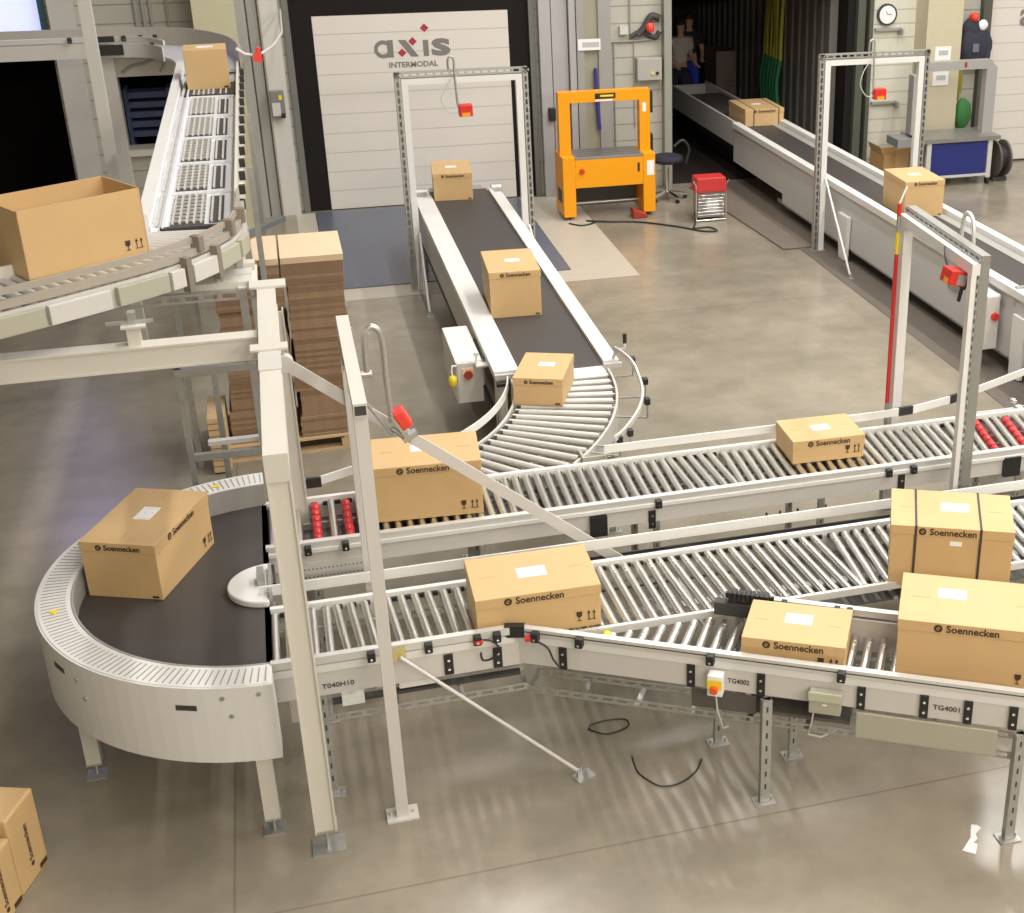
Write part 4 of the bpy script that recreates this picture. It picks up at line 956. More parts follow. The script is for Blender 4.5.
# near curve: follows the outer points measured along the rim
oc = smooth([(-.325, 9.6, 0), (-.325, 9.22, 0), (-.372, 8.86, 0), (-.52, 8.55, 0), (-.76, 8.26, 0), (-1.10, 8.00, 0), (-1.5, 7.73, 0), (-2.2, 7.29, 0), (-3.2, 6.66, 0)], 6)
def offs(pts, o):
    out = []
    for i, p in enumerate(pts):
        d = (pts[min(i + 1, len(pts) - 1)] - pts[max(i - 1, 0)]).normalized(); out.append((p.x - d.y * o * -1, p.y + d.x * o * -1, d.y * -1 * -1, -d.x * -1 * -1))
    return out
ocp = []
for i, p in enumerate(oc):
    d = (oc[min(i + 1, len(oc) - 1)] - oc[max(i - 1, 0)]).normalized(); ocp.append((p.x, p.y, -d.y, d.x))   # normal points outward (left of travel is +n)
# travel is -Y then -X: left of travel = east/south = outward
obj('curve_rail', MB().sweep([(0, 2.685), (.022, 2.685), (.022, 2.72), (0, 2.72)], ocp), mat('taupe_rail', (.42, .38, .32), .4, .2), t)
obj('curve_rail', MB().sweep([(0.015, 2.615), (.045, 2.615), (.045, 2.66), (.015, 2.66)], ocp), mat('taupe_rail', (.42, .38, .32), .4, .2), t)
obj('curve_side', MB().sweep([(0.03, 2.46), (.045, 2.46), (.045, 2.60), (.03, 2.60)], ocp), GREYP, t)
inner = [(x - nx * .58, y - ny * .58, nx, ny) for x, y, nx, ny in ocp]
obj('curve_inner_rail', MB().sweep([(0, 2.46), (.02, 2.46), (.02, 2.66), (0, 2.66)], inner), WHITE, t)
obj('curve_under_rail', MB().sweep([(-.1, 2.48), (-.06, 2.48), (-.06, 2.52), (-.1, 2.52)], ocp).sweep([(-.5, 2.48), (-.46, 2.48), (-.46, 2.52), (-.5, 2.52)], ocp), GALV, t)
# rollers on the curve
acc = 0; last = None
for i in range(0, len(ocp) - 1):
    for f in (0, .33, .66):
        x = ocp[i][0] * (1 - f) + ocp[i + 1][0] * f; y = ocp[i][1] * (1 - f) + ocp[i + 1][1] * f
        nx = ocp[i][2] * (1 - f) + ocp[i + 1][2] * f; ny = ocp[i][3] * (1 - f) + ocp[i + 1][3] * f
        if y > 9.05: continue
        if last is not None and (Vector((x, y)) - last).length < .07: continue
        last = Vector((x, y)); roller(t, (x - nx * .03, y - ny * .03), (x - nx * .55, y - ny * .55), z=2.575, material=ROLLP)
# motor covers and clamps along the curve
def at_curve(s):
    L = 0
    for i in range(len(oc) - 1):
        l = (oc[i + 1] - oc[i]).length
        if L + l >= s:
            f = (s - L) / l; p = oc[i].lerp(oc[i + 1], f); d = (oc[i + 1] - oc[i]).normalized(); return p, d
        L += l
    return oc[-1], d
for (s0, s1, mt) in ((.62, .80, OLIVE), (.82, 1.06, OLIVE), (1.08, 1.30, PAPER), (1.36, 1.46, PAPER), (1.47, 1.80, OLIVE), (1.84, 2.20, PAPER), (2.22, 2.7, OLIVE)):
    pa, d = at_curve(s0); pb, d2 = at_curve(s1); dd = (pb - pa).normalized(); nn = Vector((-dd.y, dd.x, 0))
    a = pa + nn * .075; b = pb + nn * .075
    obj('motor_cover', MB().bar((a.x, a.y, 2.53), (b.x, b.y, 2.53), .035, .11), OLIVE if mt is OLIVE else GREYP, t, bevel=.004)
for s0 in (.55, .82, 1.18):
    p, d = at_curve(s0); nn = Vector((-d.y, d.x, 0)); q = p + nn * .03
    obj('rail_clamp', MB().box(-.025, .025, -.03, .04, -.05, .05, T(q.x, q.y, 2.68, math.atan2(d.y, d.x))), mat('taupe_clamp', (.22, .19, .15), .5), t, bevel=.008)
for s0 in (1.07, 1.33):
    p, d = at_curve(s0); nn = Vector((-d.y, d.x, 0)); q = p + nn * .06
    obj('cover_bracket', MB().box(-.02, .02, -.02, .035, -.13, .08, T(q.x, q.y, 2.56, math.atan2(d.y, d.x))), mat('taupe_clamp', (.22, .19, .15), .5), t)
obj('hanger', MB().box(-.93, -.89, 7.84, 7.9, 2.41, 2.48).box(-1.05, -.80, 7.85, 7.87, 2.412, 2.43), GALV, t)
for x, y in ((-.46, 8.75), (-.34, 9.02)): obj('hanger', MB().box(x - .02, x + .02, y - .02, y + .02, 2.345, 2.48), GALV, t)
# far curve and left-going branch along the wall
fc = smooth([(-.30, 15.2, 0), (-.33, 15.75, 0), (-.45, 16.3, 0), (-.75, 16.85, 0), (-1.2, 17.15, 0), (-1.8, 17.25, 0), (-3.0, 17.25, 0), (-6.0, 17.25, 0)], 6); fp = []
for i, p in enumerate(fc):
    d = (fc[min(i + 1, len(fc) - 1)] - fc[max(i - 1, 0)]).normalized(); fp.append((p.x, p.y, d.y, -d.x))
obj('far_outer_rail', MB().sweep([(0, 2.60), (.03, 2.60), (.03, 2.82), (0, 2.82)], fp), mat('taupe_rail', (.42, .38, .32), .4, .2), t)
obj('far_deck', MB().sweep([(-.62, 2.60), (0, 2.60), (0, 2.63), (-.62, 2.63)], fp), mat('pale_deck', (.68, .69, .72), .35, .3), t)
obj('far_near_rail', MB().sweep([(-.64, 2.76), (-.62, 2.76), (-.62, 2.81), (-.64, 2.81)], fp[13:]), ALU, t)
obj('far_near_side', MB().sweep([(-.66, 2.59), (-.645, 2.59), (-.645, 2.74), (-.66, 2.74)], fp[13:]), GREYP, t)
for x in (-2.05, -1.50, -1.33, -1.18): clamp(t, x, 16.58, 2.79, 0, 1.0)
obj('splice_bracket', MB().box(-1.78, -1.52, 16.54, 16.59, 2.62, 2.73).box(-1.78, -1.60, 16.54, 16.59, 2.76, 2.82), BLACK, t)
obj('splice_bracket', MB().box(-1.24, -1.20, 16.54, 16.59, 2.60, 2.74), BLACK, t)
obj('under_panel', MB().box(-1.72, -.95, 16.9, 16.94, 2.33, 2.56), CREAM, t)
obj('cable_loop', MB().tube(smooth([(-1.2, 16.85, 2.54), (-1.35, 16.85, 2.48), (-1.5, 16.85, 2.45), (-1.6, 16.85, 2.38)]), .018, 8).tube(smooth([(-1.12, 16.85, 2.54), (-1.16, 16.85, 2.44), (-1.2, 16.85, 2.38)]), .014, 8), MIDGREY, t)
# legs of the raised conveyor
for x, y, w_, z1 in ((-1.59, 14.35, .11, 3.9), (-1.72, 16.75, .13, 2.6)):
    obj('tall_leg', MB().box(x - w_ / 2, x + w_ / 2, y - .05, y + .05, 0, z1), GREYP, t)
for x, y in ((-.29, 9.4), (-.25, 11.2), (-.25, 13.4), (-.95, 11.2), (-.95, 13.4)):
    obj('tall_leg', MB().box(x - .022, x + .022, y - .022, y + .022, 0, 2.5), GALV, t)
# galvanised guard stand below
t = thing('guard_stand', 'galvanised slotted-steel stand below the cream cross beam', 'stand', (-.62, 9.3, 0))
obj('upright', MB().box(-.86, -.82, 9.2, 9.24, 0, 1.62), GALV, t); obj('upright', MB().box(-.38, -.33, 9.2, 9.24, 0, 2.2), GALV, t); obj('upright', MB().box(-.66, -.62, 9.6, 9.64, 0, 1.62), GALV, t)
obj('rail', MB().box(-.86, -.33, 9.19, 9.23, 1.57, 1.62), GALV, t); obj('rail', MB().box(-.82, -.33, 9.19, 9.23, .94, .99), GALV, t)
obj('rail', MB().box(-.72, -.33, 9.25, 9.30, 1.02, 1.05), ALU, t)

# red emergency lamp at the far curve
t = thing('emergency_lamp', 'small red lamp box on an arm beside the raised conveyor', 'lamp', (-.1, 14.7, 2.7))
obj('housing', MB().prism([(-.05, -.06), (.05, -.07), (.04, .06), (.0, .08)], -.04, .04, Matrix.Translation((-.12, 15.0, 2.79)) @ FRONT), mat('bright_red', (.80, .06, .04), .35), t)
obj('arm', MB().tube([(-.32, 15.0, 2.86), (-.24, 15.0, 2.80), (-.165, 15.0, 2.79)], .018, 8).tube([(-.08, 15.0, 2.80), (.05, 15.4, 2.82), (.16, 16.5, 2.80), (.2, 19.2, 2.72)], .014, 8), GREYP, t)

# ================================================================== flattened cartons on the pallet
def pallet(label, x, y, rz, w=1.2, d=.8):
    t = thing('wooden_pallet', label, 'pallet', (x, y, 0), R(rz)); F = frame(t)
    for i in range(5):
        yy = -d / 2 + .05 + i * (d - .1) / 4; obj('deck_board', MB().box(-w / 2, w / 2, yy - .06, yy + .06, .122, .144, F), WOOD, t)
    for xx in (-w / 2 + .07, 0, w / 2 - .07):
        obj('stringer_board', MB().box(xx - .05, xx + .05, -d / 2, d / 2, .10, .122, F), WOOD, t)
        for yy in (-d / 2 + .05, 0, d / 2 - .05): obj('block', MB().box(xx - .07, xx + .07, yy - .05, yy + .05, .022, .10, F), WOOD, t)
    for yy in (-d / 2 + .05, 0, d / 2 - .05): obj('bottom_board', MB().box(-w / 2, w / 2, yy - .05, yy + .05, 0, .022, F), WOOD, t)
    return t
pallet('wooden pallet under the two tall stacks of flattened cartons', -.26, 11.62, 2)
def flat_stack(cx, cy, w, d, z0, z1, label, group, seed):
    rnd = random.Random(seed); base = {}
    z = z0; n = 0; off = (0, 0, 0); bund = 0; top = None
    while z < z1 - .001:
        if bund <= 0:
            bund = rnd.choice((7, 9, 11)); off = (rnd.uniform(-.012, .012), rnd.uniform(-.02, .02), R(rnd.uniform(-1, 1))) if z < z1 - .2 else (0, 0, 0); sw = rnd.choice((0, -.035, -.05, 0)) if z < z1 - .2 else 0
        last = z + .026 > z1 - .03
        k = (round(sw, 3), last, rnd.random() < .35)
        if k not in base:
            m = MB(); ww = w + sw
            for q in (0, .0065, .013, .0195):
                e = .003 if int(q * 1000) % 13 == 0 else 0
                m.box(-ww / 2 + e, ww / 2 - e, -d / 2 + e, d / 2 - e, q, q + .0058)
            base[k] = m.mesh('flat_carton', CARDT if last else (CARDB2 if k[2] else CARDB))
        o = bpy.data.objects.new('flat_carton', base[k]); COL.objects.link(o)
        o.location = (cx + off[0] + rnd.uniform(-.003, .003), cy + off[1] + rnd.uniform(-.004, .004), z); o.rotation_euler = (0, 0, off[2] + R(rnd.uniform(-.3, .3)))
        tag(o, label if not last else label.replace('flattened', 'topmost lit-toned flattened'), 'flattened carton', group)
        z += .026; bund -= 1; n += 1
flat_stack(.135, 11.62, .50, .72, .145, 1.72, 'flattened brown carton in the taller stack, next to the dock leveller', 'flattened cartons in the taller stack', 3)
flat_stack(-.40, 11.62, .54, .72, .145, 1.72, 'flattened brown carton in the stack behind the cream post', 'flattened cartons in the stack behind the cream post', 5)
t = tag(obj('dark_bar', MB().bar((-.36, 11.9, 1.775), (-.05, 12.35, 1.775), .05, .04), mat('dark_grey_bar', (.11, .12, .12), .6)), 'dark grey bar lying across the back of the flattened cartons', 'bar')
# small pile of pallet lumber behind the stand
t = thing('timber_block_stack', 'pale stack of pallet boards beside the flattened cartons', 'timber', (-.78, 11.1, 0))
for i in range(9):
    obj('board', MB().box(-.84, -.70, 11.0, 11.5, .02 + i * .055, .065 + i * .055), WOOD, t)

# ================================================================== orange strapping machine
t = thing('strapping_machine', 'orange arch strapping machine with a grey table', 'strapping machine', (4.18, 18.1, 0))
y0, y1 = 17.9, 18.42
for xa, xb in ((3.57, 3.74), (4.68, 4.85)):
    obj('cabinet_leg', MB().box(xa, xb, y0, y1, .05, .86), ORANGE, t, bevel=.006)
obj('cabinet_body', MB().box(3.74, 4.68, y0 + .002, y1, .44, .82), ORANGE, t, bevel=.006)
obj('table_top', MB().box(3.745, 4.675, y0 + .0, y1, .825, .855), mat('grey_steel_table', (.33, .32, .30), .35, .5, noise=.1), t)
tr = MB()
for i in range(4): tr.box(3.78, 4.64, y0 + .05 + i * .12, y0 + .12 + i * .12, .855, .858)
obj('table_plates', tr, mat('darker_steel_plate', (.17, .16, .15), .3, .6), t)
ya = y0 + .20
arch = MB(); arch.box(3.58, 3.735, ya, ya + .14, .862, 1.68).box(4.69, 4.835, ya, ya + .14, .862, 1.68).box(3.735, 4.69, ya, ya + .14, 1.54, 1.68)
obj('arch', arch, ORANGE, t)
pl = obj('name_plate', MB().box(4.08, 4.36, ya - .006, ya, 1.58, 1.65), BLACK, t)
obj('plate_lettering', MB().box(4.15, 4.33, ya - .008, ya - .006, 1.605, 1.63), YELLOW, pl)
obj('white_plate', MB().box(4.08, 4.32, ya - .004, ya, 1.548, 1.568), PAPER, t)
obj('warning_label', MB().box(4.73, 4.78, ya - .004, ya, 1.38, 1.50), PAPER, t)
obj('control_box', MB().box(4.836, 4.875, ya, ya + .12, 1.36, 1.64), BLACK, t)
obj('stop_button', MB().cyl((3.83, y0, .67), (3.83, y0 - .03, .67), .035, 16), RED, t)
obj('drawer_slot', MB().box(4.60, 4.63, y0 - .004, y0, .62, .74), BLACK, t)
obj('label_sheet', MB().box(4.73, 4.83, y0 - .004, y0, .56, .76), PAPER, t)
obj('vent_grille', MB().box(3.566, 3.57, y0 + .12, y0 + .36, .22, .40), BLACK, t)
obj('cross_tube', MB().cyl((3.74, y0 + .3, .16), (4.68, y0 + .3, .16), .022, 10), GALV, t)
for cx_, cy_ in ((3.65, y0 + .1), (4.77, y0 + .1), (3.65, y1 - .14), (4.77, y1 - .14)): obj('caster', MB().cyl((cx_, cy_, .035), (cx_, cy_ + .04, .035), .035, 14), BLACK, t)
obj('inner_reel_cover', MB().box(3.745, 4.675, y1 - .12, y1 - .04, .10, .43), DARK, t)
tag(obj('foot_pedal', MB().prism([(-.10, 0), (.10, 0), (.10, .05), (-.10, .13)], -.09, .09, Matrix.Translation((4.60, 17.86, 0.002)) @ FRONT), mat('dull_red', (.35, .04, .02), .4), None, bevel=.01), 'small red foot pedal under the orange strapping machine', 'pedal')
# grey reflective stool/chair
t = thing('office_chair', 'dark swivel chair tucked beside the orange machine', 'chair', (5.22, 18.65, 0))
cxx, cyc = 5.22, 18.65
obj('seat', MB().tube([(cxx, cyc, .54), (cxx, cyc, .56), (cxx, cyc, .62), (cxx, cyc, .64)], .22, 20, True, [.18, .23, .23, .17]), NAVY, t)
obj('backrest', MB().box(cxx - .30, cxx - .24, cyc - .18, cyc + .18, .68, 1.0).box(cxx - .27, cxx - .22, cyc - .03, cyc + .03, .56, .70), BLACK, t, bevel=.03)
obj('armrest', MB().tube(smooth([(cxx + .22, cyc - .2, .55), (cxx + .27, cyc - .2, .75), (cxx + .18, cyc - .2, .88), (cxx + .05, cyc - .2, .80)]), .02, 8), BLACK, t)
obj('column', MB().cyl((cxx, cyc, .12), (cxx, cyc, .48), .03, 12), CHROME, t)
ft = obj('star_base', MB().bar((cxx, cyc, .12), (cxx + .27, cyc, .07), .05, .03).bar((cxx, cyc, .12), (cxx + .09, cyc + .26, .07), .05, .03).bar((cxx, cyc, .12), (cxx - .22, cyc + .16, .07), .05, .03).bar((cxx, cyc, .12), (cxx - .22, cyc - .16, .07), .05, .03).bar((cxx, cyc, .12), (cxx + .09, cyc - .26, .07), .05, .03), CHROME, t)
for k in range(5):
    a = R(72 * k); obj('caster', MB().cyl((cxx + .27 * math.cos(a), cyc + .27 * math.sin(a) - .015, .03), (cxx + .27 * math.cos(a), cyc + .27 * math.sin(a) + .015, .03), .03, 12), BLACK, t)
# heater
t = thing('fan_heater', 'small red-topped wire cage heater on the floor', 'heater', (5.48, 17.4, 0))
hx, hy = 5.48, 17.38
obj('cabinet', MB().box(hx - .19, hx + .19, hy, hy + .20, .05, .52), mat('heater_grey', (.30, .28, .27), .4, .3), t, bevel=.01)
obj('red_cover', MB().prism([(-.22, .40), (.22, .40), (.20, .60), (-.20, .60)], -.12, .14, Matrix.Translation((hx, hy + .1, 0)) @ FRONT), mat('heater_red', (.55, .04, .04), .4), t, bevel=.015)
wr = MB()
for i in range(7): wr.cyl((hx - .18, hy - .015, .09 + i * .045), (hx + .18, hy - .015, .09 + i * .045), .005, 6)
obj('wire_grille', wr, CHROME, t)
obj('glow_plate', MB().box(hx - .06, hx + .10, hy - .006, hy, .12, .30), mat('bright_reflector', (.8, .8, .8), .25, .5), t)
obj('frame_tube', MB().tube([(hx - .21, hy - .02, 0.02), (hx - .21, hy - .02, .5), (hx - .25, hy - .02, .56)], .012, 8).tube([(hx + .21, hy - .02, 0.02), (hx + .21, hy - .02, .5), (hx + .25, hy - .02, .56)], .012, 8).cyl((hx - .21, hy - .02, .02), (hx + .21, hy - .02, .02), .012, 8), CHROME, t)
tag(obj('power_cable', MB().tube(smooth([(3.60, 17.75, .012), (3.75, 17.6, .012), (3.95, 17.72, .012), (3.85, 17.82, .012), (4.1, 17.7, .012), (4.54, 17.55, .012), (4.95, 17.2, .012), (5.2, 16.9, .012), (5.4, 16.85, .012), (5.35, 17.05, .012), (5.15, 17.05, .012), (5.22, 17.25, .012), (5.29, 17.5, .1)]), .012, 8), BLACK), 'black power cable looping on the floor from the orange machine to the heater', 'cable')
# electrical boxes on the wall
t = thing('switch_box', 'grey wall box with a yellow lamp above the orange machine', 'switch box', (5.15, WY - .1, 1.7))
obj('housing', MB().box(4.97, 5.33, WY - .14, WY - .0, 1.58, 1.89), mat('box_grey', (.42, .40, .36), .45), t, bevel=.008)
obj('lamp', MB().cyl((5.19, WY - .14, 1.68), (5.19, WY - .16, 1.68), .022, 12), YELLOW, t); obj('knob', MB().cyl((5.26, WY - .14, 1.68), (5.26, WY - .16, 1.68), .022, 12), BLACK, t)
tag(obj('number_sign', MB().box(4.10, 4.42, WY - .235, WY - .225, 2.05, 2.20), PAPER), 'long white number sign high on the grey pipes', 'sign')
obj('sign_bars', MB().box(4.16, 4.40, WY - .237, WY - .235, 2.09, 2.16), PGREY, bpy.data.objects['number_sign'])
tag(obj('light_switch', MB().box(3.66, 3.76, WY - .22, WY - .16, 1.10, 1.28), BLACK, None, bevel=.01), 'small black switch pair on the silver cladding beside the orange arch', 'switch')
t = thing('cable_conduit', 'grey conduit frame with a red beacon on the wall above the grey box', 'conduit', (5.1, WY, 2))
obj('pipe_run', MB().tube([(4.60, WY - .03, 2.12), (5.0, WY - .03, 2.12), (5.3, WY - .03, 2.14)], .015, 8).tube([(4.9, WY - .03, 2.12), (4.9, WY - .03, 2.9)], .012, 8).tube([(4.66, WY - .03, 2.1), (4.66, WY - .03, .5)], .012, 8).tube([(4.95, WY - .02, .9), (4.95, WY - .02, 2.1)], .008, 8), MIDGREY, t)
obj('socket', MB().box(4.74, 4.86, WY - .08, WY, 2.22, 2.33), GREYP, t)
obj('beacon', MB().tube([(5.17, WY - .1, 2.24), (5.17, WY - .1, 2.27), (5.17, WY - .1, 2.34), (5.17, WY - .1, 2.37)], .06, 14, True, [.04, .06, .06, .03]), mat('bright_red', (.8, .06, .04), .35), t)
obj('bundle', MB().tube(smooth([(5.0, WY - .06, 2.2), (5.1, WY - .06, 2.3), (5.2, WY - .06, 2.45), (5.32, WY - .06, 2.42)]), .05, 8).tube(smooth([(4.9, WY - .05, 2.18), (5.05, WY - .05, 2.24), (5.25, WY - .05, 2.16), (5.32, WY - .05, 2.24)]), .035, 8), DARK, t)
tag(obj('blue_hose', MB().tube(smooth([(4.34, 19.17, 1.80), (4.35, 19.17, 1.4), (4.38, 19.17, .95)]), .028, 8), mat('blue_hose', (.05, .04, .25), .5)), 'dark blue hose hanging behind the orange arch', 'hose')
t = thing('meter_box', 'grey meter box with yellow sticker on the grey wall pier', 'meter box', (.02, WY - .16, 1.75))
obj('housing', MB().box(-.055, .12, WY - .24, WY - .15, 1.35, 1.70), mat('meter_grey', (.20, .20, .19), .5), t, bevel=.006)
obj('cover', MB().box(-.045, .06, WY - .25, WY - .24, 1.38, 1.55), GREYP, t); obj('sticker', MB().box(.05, .09, WY - .247, WY - .24, 1.59, 1.65), YELLOW, t)
obj('handle', MB().box(.06, .11, WY - .26, WY - .24, 1.35, 1.41), BLACK, t)

# ================================================================== blue panel workstation with grey arch
t = thing('strapping_table', 'grey arch strapping table with a blue front panel', 'strapping machine', (9.6, 18.2, 0))
ty = 18.2
obj('table_top', MB().box(8.90, 10.22, ty - .03, ty + .62, .66, .72), mat('grey_steel_table', (.33, .32, .30), .35, .5, noise=.1), t)
obj('front_panel', MB().box(9.13, 10.02, ty, ty + .02, .16, .64), BLUE, t)
obj('cabinet', MB().box(9.1, 10.05, ty + .03, ty + .55, .16, .64), MIDGREY, t)
for x in (9.08, 10.07):
    l = obj('leg', MB().box(x - .035, x + .035, ty - .01, ty + .04, .10, .66), ALU, t)
    obj('caster', MB().cyl((x - .02, ty + .02, .05), (x + .02, ty + .02, .05), .048, 14), BLACK, l)
for x in (9.08, 10.07): obj('leg', MB().box(x - .03, x + .03, ty + .5, ty + .56, 0, .66), ALU, t)
obj('bottom_rail', MB().box(9.08, 10.07, ty - .005, ty + .03, .13, .17), ALU, t)
ya = ty + .22
AG = mat('arch_grey', (.42, .41, .40), .4, .2)
arch = MB(); arch.prism([(8.93, .72), (9.05, .72), (9.05, 1.655), (10.03, 1.655), (10.03, .72), (10.20, .72), (10.20, 1.66), (10.09, 1.78), (8.93, 1.78)], -ya - .14, -ya, FRONT)
obj('arch', arch, AG, t)
obj('red_badge', MB().box(9.66, 9.70, ya - .006, ya, 1.69, 1.76), mat('dull_red', (.35, .04, .02), .4), t)
obj('side_console', MB().box(8.84, 8.92, ty + .16, ty + .34, .76, 1.62), AG, t, bevel=.01)
obj('side_shelf', MB().box(8.62, 9.0, ty + .1, ty + .5, .60, .72), mat('shelf_grey', (.25, .25, .25), .5), t)
t = thing('strap_reel', 'dark reel of strapping standing behind the blue table', 'reel', (10.32, 18.4, 0))
obj('reel_disc', MB().cyl((10.24, 18.4, .33), (10.27, 18.4, .33), .27, 28).cyl((10.40, 18.4, .33), (10.43, 18.4, .33), .27, 28), mat('reel_dark', (.10, .09, .08), .5), t)
obj('strap_coil', MB().cyl((10.27, 18.4, .33), (10.40, 18.4, .33), .20, 24), BLACK, t); obj('stand', MB().box(10.22, 10.45, 18.3, 18.5, 0, .06).box(10.32, 10.36, 18.38, 18.42, 0.06, .33), DARK, t)
# wall clock
t = thing('wall_clock', 'round white wall clock with a dark rim', 'clock', (8.82, WY - .06, 2.36))
obj('rim', MB().cyl((8.80, WY - .045, 2.35), (8.80, WY - .09, 2.35), .155, 32), mat('clock_rim', (.05, .05, .055), .4), t)
obj('dial', MB().cyl((8.80, WY - .09, 2.35), (8.80, WY - .095, 2.35), .128, 32), PAPER, t)
obj('clock_hand', MB().bar((8.80, WY - .098, 2.35), (8.87, WY - .098, 2.355), .002, .008, up=(0, 0, 1)).bar((8.80, WY - .098, 2.35), (8.77, WY - .098, 2.40), .002, .008, up=(1, 0, 0)), LTEXT, t)
for (z, lb) in ((2.12, 'upper'), (1.05, 'lower')):
    t = thing('wall_bracket', lb + ' dark shelf bracket on the white cladding below the clock', 'bracket', (8.9, WY - .05, z))
    obj('rail', MB().box(8.62, 9.05, WY - .10, WY - .04, z, z + .035), MIDGREY, t); obj('arm', MB().box(9.0, 9.03, WY - .2, WY - .04, z - .06, z + .03), MIDGREY, t)
for (x, z, lb) in ((9.56, 1.81, 'white paper sign on the cream column, above the other sign'), (9.55, 1.45, 'white paper sign on the cream column, below the other sign')):
    o = tag(obj('paper_sign', MB().box(x - .13, x + .13, WY - .462, WY - .452, z - .10, z + .10), PAPER), lb, 'sign', 'paper signs on the cream column')
    obj('sign_bars', MB().box(x - .07, x + .08, WY - .465, WY - .462, z - .02, z + .05), PGREY, o)
# jackets and straps on the hooks
def cloth(m, pts, r0, n=10):
    m.tube(smooth(pts), 0, n, True, None) if False else None
def blob(m, c, rx, ry, rz, seed=0, n=14, k=9):
    rnd = random.Random(seed); vs = []; fs = []
    for i in range(k + 1):
        th = PI * i / k
        for j in range(n):
            a = 2 * PI * j / n; q = 1 + .12 * math.sin(3 * a + seed) * math.sin(th) + rnd.uniform(-.05, .05)
            vs.append((c[0] + rx * math.sin(th) * math.cos(a) * q, c[1] + ry * math.sin(th) * math.sin(a) * q, c[2] + rz * math.cos(th)))
    for i in range(k):
        for j in range(n): fs.append((i * n + j, i * n + (j + 1) % n, (i + 1) * n + (j + 1) % n, (i + 1) * n + j))
    m.add(vs, fs, True); return m
t = thing('work_jacket', 'dark work jacket hanging beside the cream column', 'jacket', (10.15, WY - .15, 1.9))
DJ = mat('dark_jacket', (.035, .035, .055), .8)
obj('jacket_body', blob(blob(MB(), (10.22, WY - .16, 1.86), .27, .10, .32, 2), (10.16, WY - .16, 2.10), .15, .08, .18, 5), DJ, t)
obj('sleeve', MB().tube(smooth([(10.38, WY - .17, 2.02), (10.44, WY - .19, 1.85), (10.42, WY - .2, 1.6)]), .05, 8, True, None), DJ, t)
obj('pocket', MB().box(10.14, 10.24, WY - .285, WY - .26, 1.78, 1.90), mat('slate_cloth', (.16, .16, .22), .8), t)
tag(obj('hard_hat', blob(MB(), (10.17, WY - .2, 2.28), .075, .07, .07, 0), mat('bright_red', (.8, .06, .04), .35)), 'red cap resting on top of the dark hanging jacket', 'cap')
tag(obj('hanging_rag', blob(MB(), (10.32, WY - .2, 2.16), .08, .04, .08, 4), PAPER), 'white rag hung over the dark jacket', 'rag')
m = MB()
for i, (x, l) in enumerate(((10.0, .5), (10.03, .7), (10.06, .6))): m.tube(smooth([(x - .05, WY - .1, 1.75), (x, WY - .12, 1.5), (x + .02, WY - .1, 1.75 - l)]), .02, 6)
tag(obj('yellow_strap', m, YELC), 'yellow strap hanging inside the grey arch', 'strap')
tag(obj('green_bag', blob(MB(), (10.12, WY - .14, .84), .14, .08, .24, 8), mat('leaf_green_cloth', (.05, .22, .06), .7)), 'green bag hanging inside the grey arch', 'bag')

# ================================================================== inside the dock: straps, cargo, people
for i in range(6):
    yy = 21.5 + i * .15; m = MB(); l = (1.5 if i % 2 else 1.3)
    pts = [(7.98 - .05 * math.sin(i), yy, 2.55), (7.95, yy + .04 * math.sin(i * 2), 1.9), (7.93, yy - .04, 1.4)]
    s = thing('lashing_strap', 'yellow and green lashing strap looped on the container wall', 'strap', (7.96, yy, 1.0), 0, 'lashing straps on the container wall')
    obj('upper_length', MB().tube(smooth(pts), .032, 6), YELC, s)
    obj('lower_length', MB().tube(smooth([(7.93, yy - .04, 1.4), (7.90, yy + .03, 1.0), (7.93, yy, .62)]), .038, 6), GREENC, s)
tag(obj('wrapped_cargo', MB().box(7.62, 8.0, 23.9, 24.6, .012, 1.2).box(7.64, 7.98, 23.88, 23.9, .1, .62).box(7.64, 7.98, 23.88, 23.9, .68, 1.15), mat('dark_wrap', (.16, .12, .10), .6), None, bevel=.02), 'dim stacked cargo at the back of the container', 'cargo')
tag(obj('grey_crate', MB().box(7.2, 7.5, 24.9, 25.4, .012, 1.0).box(7.18, 7.52, 24.88, 25.42, 1.0, 1.05), mat('mauve_grey', (.30, .26, .32), .6), None, bevel=.01), 'pale grey crate between the people and the stacked cargo', 'crate')
